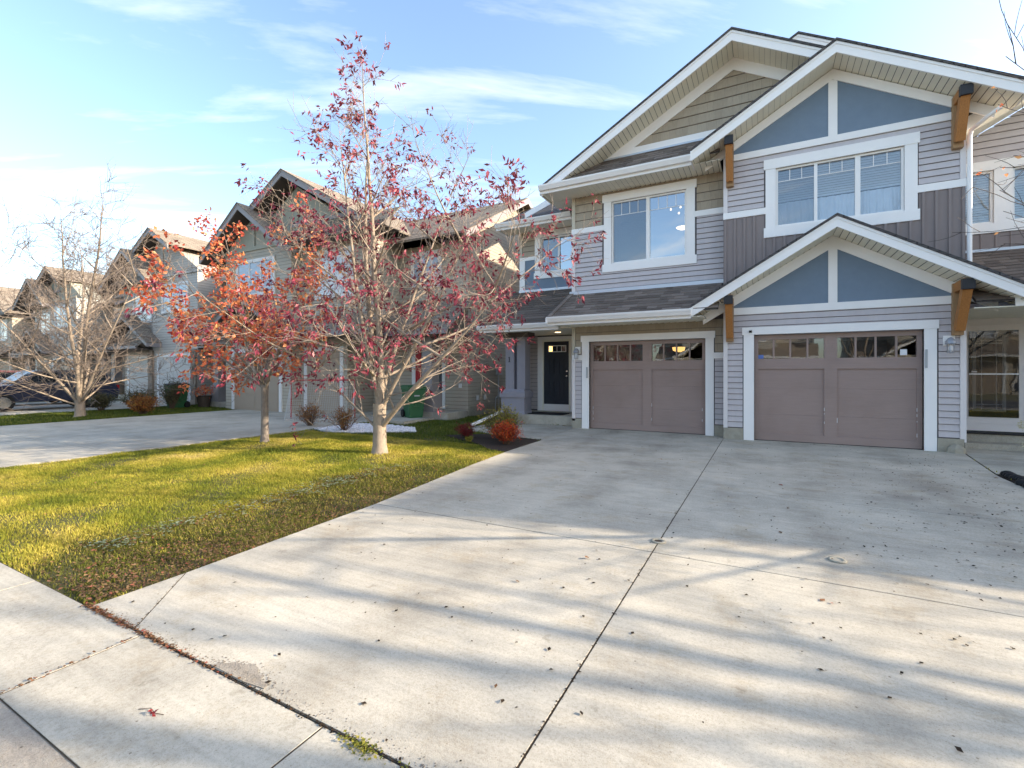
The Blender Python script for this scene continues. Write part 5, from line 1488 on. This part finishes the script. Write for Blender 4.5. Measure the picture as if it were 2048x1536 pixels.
# ------------------------------------------------------------------ things standing about
def wheelie_bin(loc, rz, label, body='bin_green', lid='bin_green', name='wheelie_bin'):
    T = thing(name, loc, label, 'bin', 'wheelie bins by the houses')
    x, y, z = loc
    def Pn(px_, py_, pz_): return (x + px_, y + py_, z + pz_)
    b = MB()
    prof = [(0.0, .215, .24), (.05, .225, .25), (.55, .265, .30), (.90, .29, .33), (.93, .31, .345), (.985, .31, .345)]
    vs = []
    for h, a, c in prof: vs += [Pn(-a, -c, h), Pn(a, -c, h), Pn(a, c, h), Pn(-a, c, h)]
    fs = [(3, 2, 1, 0)] + [(4 * i + j, 4 * i + (j + 1) % 4, 4 * i + 4 + (j + 1) % 4, 4 * i + 4 + j) for i in range(len(prof) - 1) for j in range(4)] + [tuple(4 * len(prof) - 4 + j for j in range(4))]
    bo = b.add(vs, fs).build('body', body, T)
    q = MB()
    q.box(x - .07, x + .07, y - .335, y - .30, z + .60, z + .625).box(x - .07, x - .045, y - .33, y - .295, z + .42, z + .60).box(x + .045, x + .07, y - .33, y - .295, z + .42, z + .60)
    q.box(x - .10, x + .10, y - .325, y - .29, z + .36, z + .385)
    q.build('grip', body, bo)
    fbox('label_plate', front(y - .325), x - .09, x + .09, z + .70, z + .74, -.02, .006, 'grey_plastic', bo)
    l = MB(); vs = []
    for h, a, c, cy in ((.988, .325, .36, 0), (1.02, .325, .36, 0), (1.06, .27, .30, .02)):
        vs += [Pn(-a, -c + cy, h), Pn(a, -c + cy, h), Pn(a, c + cy, h), Pn(-a, c + cy, h)]
    l.add(vs, [(3, 2, 1, 0)] + [(4 * i + j, 4 * i + (j + 1) % 4, 4 * i + 4 + (j + 1) % 4, 4 * i + 4 + j) for i in range(2) for j in range(4)] + [(8, 9, 10, 11)])
    l.build('lid', lid, T)
    MB().tube([Pn(-.26, .42, .97), Pn(.26, .42, .97)], .018, 6).bar(Pn(-.2, .33, .95), Pn(-.2, .42, .97), .03).bar(Pn(.2, .33, .95), Pn(.2, .42, .97), .03).build('handle', lid, T)
    for sx in (-1, 1):
        MB().lathe([(.03, -.03), (.125, -.03), (.13, 0), (.125, .03), (.03, .03)], Pn(sx * .27, .28, .125), 16, X_).build('wheel', 'rubber', T)
    T.rotation_euler = (0, 0, rz)
    return T
wheelie_bin((-10.2, 12.2, .062), R(60), 'green wheelie bin on the walk behind the forked trunk', lid='bin_green')
wheelie_bin((-22.75, 11.35, 0.0), R(8), 'green wheelie bin with black lid beside the stone column at the left', lid='bin_black')
wheelie_bin((-23.45, 11.75, 0.0), R(-12), 'black wheelie bin behind the shrub left of the green bin', 'bin_black', 'bin_black')

# street hockey goal
def goal():
    a, b = Vector((-13.9, 10.4, 0)), Vector((-12.35, 11.7, 0)); d = Vector((.64, -.76, 0)) * .85; H = 1.28
    T = thing('hockey_goal', tuple((a + b) / 2), 'red framed street hockey goal with white net on the drive of the tan house', 'hockey goal')
    up = Z_ * H
    for p in (a, b): MB().tube([p, p + up], .024, 8).build('post', 'net_red', T)
    MB().tube([a + up, b + up], .02, 8).build('crossbar', 'net_red', T)
    MB().tube([a + Z_ * .03, a + d + Z_ * .03, b + d + Z_ * .03, b + Z_ * .03], .016, 6).build('base_bar', 'net_white', T)
    net = MB()
    def sheet(p00, p10, p01, p11, n, k, sag=0.0):
        P = lambda i, j: (p00.lerp(p10, i / n)).lerp(p01.lerp(p11, i / n), j / k) - Z_ * sag * math.sin(math.pi * j / k) + d * sag * .5 * math.sin(math.pi * j / k) * math.sin(math.pi * i / n)
        for i in range(n + 1): net.tube([P(i, j) for j in range(k + 1)], .0035, 3, cap=False)
        for j in range(k + 1): net.tube([P(i, j) for i in range(n + 1)], .0035, 3, cap=False)
    sheet(a + up, b + up, a + d + Z_ * .04, b + d + Z_ * .04, 30, 20, .16)
    for p in (a, b): sheet(p + up, p + Z_ * .04, p + up * .98, p + d + Z_ * .04, 16, 10)
    stuff(net.build('net', 'net_white', T))
goal()

# banner beside the neighbour's door
fl = thing('banner', (-11.5, 13.62, 1.2), 'red and white banner hanging beside the doorway of the tan house', 'banner')
def cloth(x0, x1, m):
    n = 8; vs = []
    for k in range(n + 1):
        x = x0 + (x1 - x0) * k / n
        for z in (1.1, 1.9, 2.55): vs.append((x, 13.62 + .015 * math.sin(x * 30) * (2.6 - z), z))
    MB().add(vs, [(3 * k + j, 3 * k + 3 + j, 3 * k + 4 + j, 3 * k + 1 + j) for k in range(n) for j in (0, 1)]).build('cloth', m, fl)
cloth(-11.48, -11.30, 'sticker_white'); cloth(-11.30, -11.04, 'door_red')
MB().tube([(-11.52, 13.63, 2.57), (-11.0, 13.63, 2.57)], .012, 6).build('rod', 'black_metal', fl)

# pipes, meter and vents on the flank of the tan house
MB().tube([(-9.000, 15.75, -.05), (-9.000, 15.75, 1.55)], .03, 8).build('conduit', 'grey_plastic', H2)
box('meter_box', -9.050, -8.900, 15.62, 15.88, 1.45, 1.75, 'grey_plastic', H2)
MB().tube([(-8.950, 16.35, 1.30), (-8.880, 16.42, 1.44), (-8.880, 16.6, 1.45), (-8.880, 16.65, 1.38)], .035, 7).tube([(-8.950, 16.35, 1.30), (-8.950, 16.35, .75), (-8.900, 16.2, .70)], .035, 7).build('vent_pipe', 'grey_plastic', H2)
MB().tube([(-8.960, 15.45, -.05), (-8.960, 15.45, .55), (-8.960, 15.6, .65)], .025, 7).build('gas_pipe', 'grey_plastic', H2)
for y in (14.25, 14.75): box('outlet', -9.049, -9.010, y, y + .12, .55, .72, 'far_white', H2)
box('box_vent', -9.400, -9.300, 13.64, 13.698, 1.0, 1.15, 'far_white', H2)
box('foundation', -9.048, -9.030, 13.75, 22, -.1, .35, 'foundation', H2)

# downspout extension lying across the grass
ds = tag(MB().bar((-7.22, 12.95, .34), (-7.38, 11.35, .03), .085, .06).build('downspout_extension', 'white_trim'), 'white downspout extension sloping onto the grass by the porch', 'pipe')

# planter pot
pt_ = thing('planter', (-22.2, 12.2, 0), 'dark planter pot with orange autumn foliage by the neighbour\'s wall', 'planter')
MB().lathe([(.22, 0), (.30, .45), (.33, .5), (.28, .5), (.27, .44)], (-22.2, 12.2, 0), 16).build('pot', 'pot_dark', pt_)
rg = random.Random(3)
stuff(link('foliage', leaves_mesh(rg, [(Vector((-22.2 + rg.gauss(0, .2), 12.2 + rg.gauss(0, .2), .52 + rg.random() * .35)), Z_) for _ in range(90)], .09, .6, .0, (2, 4), .08), pt_, 'leaf_orange'))

# parked cars down the street
def car(loc, rz, label, paint):
    T = thing('parked_car', loc, label, 'car', 'cars parked on the far drives')
    x, y, z = loc
    W = .92
    low = [(-2.3, .35), (2.25, .35), (2.33, .6), (2.25, .95), (1.3, 1.05), (-2.2, 1.05), (-2.36, .8)]
    b = MB()
    n = len(low)
    rings = []
    for wx, ins in ((-W, .06), (-W + .08, 0), (W - .08, 0), (W, .06)):
        rings.append([(x + wx, y - (a - (ins if a > 0 else -ins)), z + h + (ins * .3 if h < .5 else -ins * .3)) for a, h in low])
    vs = [p for r_ in rings for p in r_]
    fs = [tuple(range(n)), tuple(range(4 * n - 1, 3 * n - 1, -1))]
    fs += [(k * n + i, k * n + (i + 1) % n, (k + 1) * n + (i + 1) % n, (k + 1) * n + i) for k in range(3) for i in range(n)]
    bo = b.add(vs, fs).build('body', paint, T)
    up = [(1.15, 1.04), (.45, 1.62), (-1.75, 1.66), (-2.15, 1.05)]
    def cab(w0, w1, e, m, nm, par):
        bot = [(a, h) for a, h in up]
        v = []
        for sx in (-1, 1):
            for a, h in bot: v.append((x + sx * (w0 if h < 1.2 else w1), y - a * (1 - e * .02), z + h + e * .0))
        MB().add(v, [(0, 1, 2, 3), (7, 6, 5, 4), (0, 4, 5, 1), (1, 5, 6, 2), (2, 6, 7, 3), (0, 3, 7, 4)]).build(nm, m, par)
    cab(.86, .70, 0, paint, 'cabin', T)
    for sx in (-1, 1):
        for a0, a1 in ((.75, -.25), (-.35, -1.2), (-1.3, -1.85)):
            f0 = .3 if a0 == .75 else 0
            pts = [(x + sx * .842, y - a0, z + 1.12), (x + sx * .842, y - a1, z + 1.12), (x + sx * .735, y - a1, z + 1.55), (x + sx * .735, y - (a0 - f0), z + 1.55)]
            MB().prism(pts, Vector((sx * .012, 0, 0)), Vector((sx * .018, 0, .002))).build('side_window', 'car_glass', T)
    MB().prism([(x - .72, y - 1.10, z + 1.12), (x + .72, y - 1.10, z + 1.12), (x + .62, y - .56, z + 1.56), (x - .62, y - .56, z + 1.56)], Vector((0, -.02, .012)), Vector((0, -.026, .018))).build('windscreen', 'car_glass', T)
    MB().prism([(x - .72, y + 2.10, z + 1.14), (x + .72, y + 2.10, z + 1.14), (x + .62, y + 1.82, z + 1.58), (x - .62, y + 1.82, z + 1.58)], Vector((0, .02, .012)), Vector((0, .026, .018))).build('rear_window', 'car_glass', T)
    for sx in (-1, 1):
        for yy in (-1.42, 1.38):
            wv = MB().lathe([(.12, -.11), (.33, -.11), (.355, -.05), (.355, .05), (.33, .11), (.12, .11)], (x + sx * .82, y + yy, z + .355), 18, X_).build('wheel', 'rubber', T)
            MB().lathe([(.05, -.118), (.21, -.115), (.22, .115), (.05, .118)], (x + sx * .82, y + yy, z + .355), 14, X_).build('rim', 'chrome', wv)
        box('headlight', x + sx * .72 - .14, x + sx * .72 + .14, y - 2.345, y - 2.24, z + .72, z + .86, 'sticker_white', T)
        box('tail_light', x + sx * .78 - .09, x + sx * .78 + .09, y + 2.24, y + 2.345, z + .75, z + .98, 'car_red', T)
        box('mirror', x + sx * 1.0 - .08, x + sx * 1.0 + .08, y - .92, y - .80, z + 1.06, z + 1.2, paint, T)
    box('number_plate', x - .26, x + .26, y - 2.36, y - 2.335, z + .5, z + .62, 'sticker_white', T)
    T.rotation_euler = (0, 0, rz)
    return T
car((-27.0, 8.3, 0.0), 0, 'dark blue car parked on the drive behind the bare tree', 'car_paint')
car((-31.0, 8.8, 0.0), math.pi, 'dark red car parked beside the dark blue car at the left edge', 'car_red')

# ------------------------------------------------------------------ litter, stones, small ground details
def flat_leaves(name, pts, size, m, label, cat, zf=None, lift=(0.002, 0.02), aspect=.6):
    rg = random.Random(len(pts)); V, F = [], []
    for x, y in pts:
        z = (float(lawn_z(np.array(x), np.array(y))) + .02 if zf is None else zf) + rg.uniform(*lift)
        a = rg.uniform(0, 6.28); s = size * rg.uniform(.5, 1.3); w = s * aspect * .5
        d = Vector((math.cos(a), math.sin(a), rg.uniform(-.25, .35))); r = Vector((-math.sin(a), math.cos(a), rg.uniform(-.3, .3)))
        c = Vector((x, y, z)); b = len(V)
        V += [c, c + d * s * .5 + r * w + Z_ * s * rg.uniform(0, .2), c + d * s, c + d * s * .5 - r * w + Z_ * s * rg.uniform(0, .2)]
        V = V; F += [(b, b + 1, b + 2), (b, b + 2, b + 3)]
    V = [(v.x, v.y, max(v.z, (zf if zf is not None else -1) + .0015)) for v in V]
    return stuff(link(name, fast_mesh(name, V, F), None, m), label, cat)
ramp_mat('leaf_litter', [(0.0, (0.05, 0.032, 0.018)), (0.55, (0.17, 0.10, 0.05)), (0.85, (0.28, 0.18, 0.09)), (1.0, (0.30, 0.08, 0.06))], 0.7, 0.1, 0.15)
rg = random.Random(11)
pts = []
for _ in range(1500):      # along the seam of old turf beside the drive
    y = rg.uniform(1.8, 6.3); x = -5.15 - (y - 1.9) * .05 + rg.gauss(0, .13); pts.append((x, y))
for _ in range(500):      # under the crimson tree
    pts.append((-6.4 + rg.gauss(0, 1.3), 6.4 + rg.gauss(0, 1.2)))
for _ in range(5200):     # along the drive edge and the corner
    y = 1.45 + abs(rg.gauss(0, 2.0)); pts.append((left_edge(y) - abs(rg.gauss(0, .55)), y))
for _ in range(1500): pts.append((rg.uniform(-10.6, -4.2), rg.uniform(1.5, 8.0)))
ax_, ay_ = np.array([p[0] for p in pts]), np.array([p[1] for p in pts])
keep_ = ay_ < 9
for p in PAVED: keep_ &= ~in_poly(ax_, ay_, p)
pts = [p for p, k in zip(pts, keep_) if k]
flat_leaves('fallen_leaves', pts, .026, 'leaf_litter', 'brown and red fallen leaves scattered over the lawn', 'leaves')
# clover clumps along the same seam
V, F = [], []
for k in range(60):
    y = rg.uniform(1.9, 6.0); x = -5.12 - (y - 1.9) * .05 + rg.gauss(0, .13); n = rg.randint(3, 16)
    for _ in range(n):
        c = Vector((x + rg.gauss(0, .07), y + rg.gauss(0, .07), 0)); c.z = float(lawn_z(np.array(c.x), np.array(c.y))) + rg.uniform(.03, .06)
        for j in range(3):
            a = rg.uniform(0, 6.28); d = Vector((math.cos(a), math.sin(a), .15)) * .022; r = Vector((-d.y, d.x, 0)) * .5; b = len(V)
            V += [c, c + d * .7 + r, c + d * 1.1, c + d * .7 - r]; F += [(b, b + 1, b + 2), (b, b + 2, b + 3)]
stuff(link('clover', fast_mesh('clover', [tuple(v) for v in V], F), None, 'clover'), 'pale clover clumps in a line across the lawn beside the drive', 'clover')
# specks and small leaves on the drive
pts = []
for _ in range(480): pts.append((2.2 + rg.gauss(0, .75), 8.3 + rg.gauss(0, 1.9)))
for _ in range(260): pts.append((1.9 + rg.gauss(0, .9), 5.6 + rg.gauss(0, 1.2)))
for _ in range(520): pts.append((rg.uniform(-4.2, 3.0), rg.uniform(1.45, 11.9)))
for _ in range(110): pts.append((rg.uniform(-3.9, 2.6), rg.uniform(11.75, 11.98)))
pts = [p for p in pts if left_edge(p[1]) < p[0] < 3.0 and 1.45 < p[1] < 11.95]
flat_leaves('fallen_leaves', pts, .025, 'leaf_dark', 'small dark leaves and specks scattered on the concrete drive', 'leaves', zf=0.004, lift=(0.0, 0.002), aspect=.7)
pts = [(rg.uniform(-4, 3), rg.uniform(1.5, 10)) for _ in range(14)]
pts = [p for p in pts if left_edge(p[1]) < p[0] < 3.0]
flat_leaves('fallen_leaves', pts, .055, 'leaf_fallen', 'a few curled brown leaves lying on the concrete drive', 'leaves', zf=0.004, lift=(0.0, 0.004))
# dirt and leaf crumbs packed into the joints
pts = []
for _ in range(800):
    x = -3.95 + abs(rg.gauss(0, .75)); pts.append((x, 1.419 + rg.gauss(0, .007 if x > -3.2 else .011)))
for _ in range(60): pts.append((-3.2 + rg.gauss(0, .006), rg.uniform(.82, 1.4)))
flat_leaves('joint_debris', pts, .015, 'leaf_fallen', 'orange-brown leaf crumbs packed into the sidewalk joint', 'debris', zf=-0.005, lift=(0.0, 0.012), aspect=.9)
pts = []
for _ in range(900): pts.append((rg.uniform(-3.2, 3.0), 1.419 + rg.gauss(0, .006)))
for _ in range(420):
    y = 1.45 + abs(rg.gauss(0, 3.6))
    if y < 11.5: pts.append((JX + rg.gauss(0, .005), y))
for _ in range(60): t_ = rg.random(); pts.append((-3.31 - .58 * t_ + rg.gauss(0, .005), 1.42 + .58 * t_))
flat_leaves('joint_debris', pts, .012, 'leaf_dark', 'dark dirt and crumbs lying in the driveway joints', 'debris', zf=-0.005, lift=(0.0, 0.007), aspect=.9)
pts = [(-1.45 + rg.gauss(0, .055), 1.405 + rg.gauss(0, .016)) for _ in range(180)] + [(-1.05 + rg.gauss(0, .07), 1.40 + rg.gauss(0, .014)) for _ in range(120)]
flat_leaves('moss', pts, .016, 'leaf_olive', 'yellow moss growing in the sidewalk joint at the bottom', 'moss', zf=-0.002, lift=(0.0, 0.014))
# spalled patch beside the joint: gravelly crumbs in a shallow scar
V, F = [], []
def crumb(x, y, s, z0=0.0):
    b = len(V)
    for dx, dy, dz in ((1, 0, 0), (-.5, .87, 0), (-.5, -.87, 0), (rg.uniform(-.3, .3), rg.uniform(-.3, .3), rg.uniform(.5, 1))):
        V.append((x + dx * s, y + dy * s, z0 + dz * s))
    F.extend([(b, b + 1, b + 3), (b + 1, b + 2, b + 3), (b + 2, b, b + 3)])
for _ in range(420): crumb(-2.33 + rg.gauss(0, .10), 1.455 + abs(rg.gauss(0, .035)), rg.uniform(.003, .008))
for _ in range(500): crumb(rg.uniform(-3.9, -.9), 1.43 + abs(rg.gauss(0, .03)), rg.uniform(.002, .006))
concrete('scar', (0.42, 0.37, 0.30), 0.3, 2.0, True)
stuff(link('grit', fast_mesh('grit', V, F), None, 'scar'), 'crumbled concrete and grit beside the sidewalk joint', 'grit')
def scar(poly, nm, z, m):
    return MB().prism([(x, y, 0) for x, y in poly], Z_ * 0.002, Z_ * z).build(nm, m)
structure(scar([(-2.55, 1.428), (-2.25, 1.426), (-2.12, 1.44), (-2.14, 1.475), (-2.19, 1.47), (-2.215, 1.50), (-2.25, 1.495), (-2.30, 1.53), (-2.35, 1.535), (-2.39, 1.51), (-2.44, 1.505), (-2.5, 1.46)], 'ground_scar', 0.0045, 'scar'))
# white pebbles
V, F = [], []
ico = [(0, 0, 1), (.894, 0, .447), (.276, .851, .447), (-.724, .526, .447), (-.724, -.526, .447), (.276, -.851, .447), (.724, .526, -.447), (-.276, .851, -.447), (-.894, 0, -.447), (-.276, -.851, -.447), (.724, -.526, -.447), (0, 0, -1)]
icf = [(0, 1, 2), (0, 2, 3), (0, 3, 4), (0, 4, 5), (0, 5, 1), (1, 6, 2), (2, 7, 3), (3, 8, 4), (4, 9, 5), (5, 10, 1), (2, 6, 7), (3, 7, 8), (4, 8, 9), (5, 9, 10), (1, 10, 6)]
n = 0
while n < 2200:
    x, y = rg.uniform(-10.8, -7.9), rg.uniform(8.5, 10.5)
    if not in_poly(np.array([x]), np.array([y]), PEB)[0]: continue
    s = rg.uniform(.02, .042); b = len(V); sz = rg.uniform(.5, .8); sy = rg.uniform(.7, 1.1)
    V += [(x + a * s, y + c * s * sy, .01 + rg.random() * .006 + d * s * sz) for a, c, d in ico]; F += [tuple(i + b for i in f) for f in icf]; n += 1
stuff(link('pebbles', fast_mesh('pebbles', V, F), None, 'pebble'), 'white decorative pebbles around the rusty shrub', 'pebbles')
# curb-stop caps in the drive
for (x, y, lab) in ((-0.845, 4.38, 'tan water valve cap sitting on the driveway joint'), (0.52, 4.62, 'small ring shaped valve cap in the right half of the driveway')):
    c = thing('valve_cap', (x, y, 0), lab, 'valve cap', 'valve caps in the driveway')
    MB().lathe([(.035, .004), (.042, .012), (.062, .012), (.068, .002)], (x, y, 0), 20).build('ring', 'foundation', c, True)
    MB().lathe([(.004, .006), (.034, .005)], (x, y, 0), 14).build('lid', 'mulch' if x < 0 else 'concrete_walk', c)
# lumpy black rubber edging at the right bed
e = thing('bed_edging', (3.1, 9.0, 0), 'lumpy black rubber edging along the right-hand bed', 'edging')
for k in range(34):
    x = 3.08 + rg.random() * .12 + .35 * (k // 17) ; y = 8.0 + (k % 17) * .10
    MB().lathe([(.06, -.02), (.085, .02), (.07, .055), (.03, .075)], (x, y, 0), 7).build('rubber_lump', 'rubber', e, True)
# hydrangea with cream heads at the right edge
hy = thing('hydrangea', (3.75, 10.1, 0), 'hydrangea with dried cream flower heads at the right edge', 'shrub')
st = MB(); sp = []; lf = []
for (x, y, z) in ((3.63, 10.45, .68), (3.72, 10.5, .36), (3.95, 10.4, .62), (4.1, 10.2, .5), (3.85, 10.1, .75), (4.2, 10.5, .7)):
    pts = polyline(rg, Vector((3.85, 10.2, 0)), (Vector((x, y, z)) - Vector((3.85, 10.2, 0))).normalized(), (Vector((x, y, z)) - Vector((3.85, 10.2, 0))).length, 4, .02, 0)
    st.tube(pts, .005, 4); c = pts[-1]
    for _ in range(90): sp.append((c + vrand(rg) * .085 * rg.uniform(.6, 1), Z_))
    for _ in range(6): lf.append((at(pts, rg.uniform(.2, .9))[0], Z_))
stuff(st.build('stems', 'brown_wire', hy))
stuff(link('flower_heads', leaves_mesh(rg, sp, .022, .9, 0, (1, 2), .012), hy, 'petal_cream'))
stuff(link('foliage', leaves_mesh(rg, lf, .09, .5, .5, (1, 2), .03), hy, 'leaf_olive'))
# twig with dead leaves lying on the sidewalk
tg = thing('fallen_twig', (-2.42, 1.1, 0), 'small dead twig with reddish leaves lying on the sidewalk slab', 'twig')
MB().tube([(-2.50, 1.09, -.002), (-2.45, 1.115, .004), (-2.40, 1.11, .001), (-2.36, 1.125, -.002)], .0016, 4).build('stem', 'brown_wire', tg)
stuff(link('dead_leaves', leaves_mesh(rg, [(Vector((-2.43, 1.11, .006)), X_), (Vector((-2.40, 1.105, .006)), X_)], .03, .4, 0.0, (2, 3), .008), tg, 'leaf_wine'))
for o in list(bpy.data.objects):
    if o.type == 'MESH' and o.parent is None and o.get('kind') is None and o.get('category') is None:
        print('UNTAGGED', o.name)
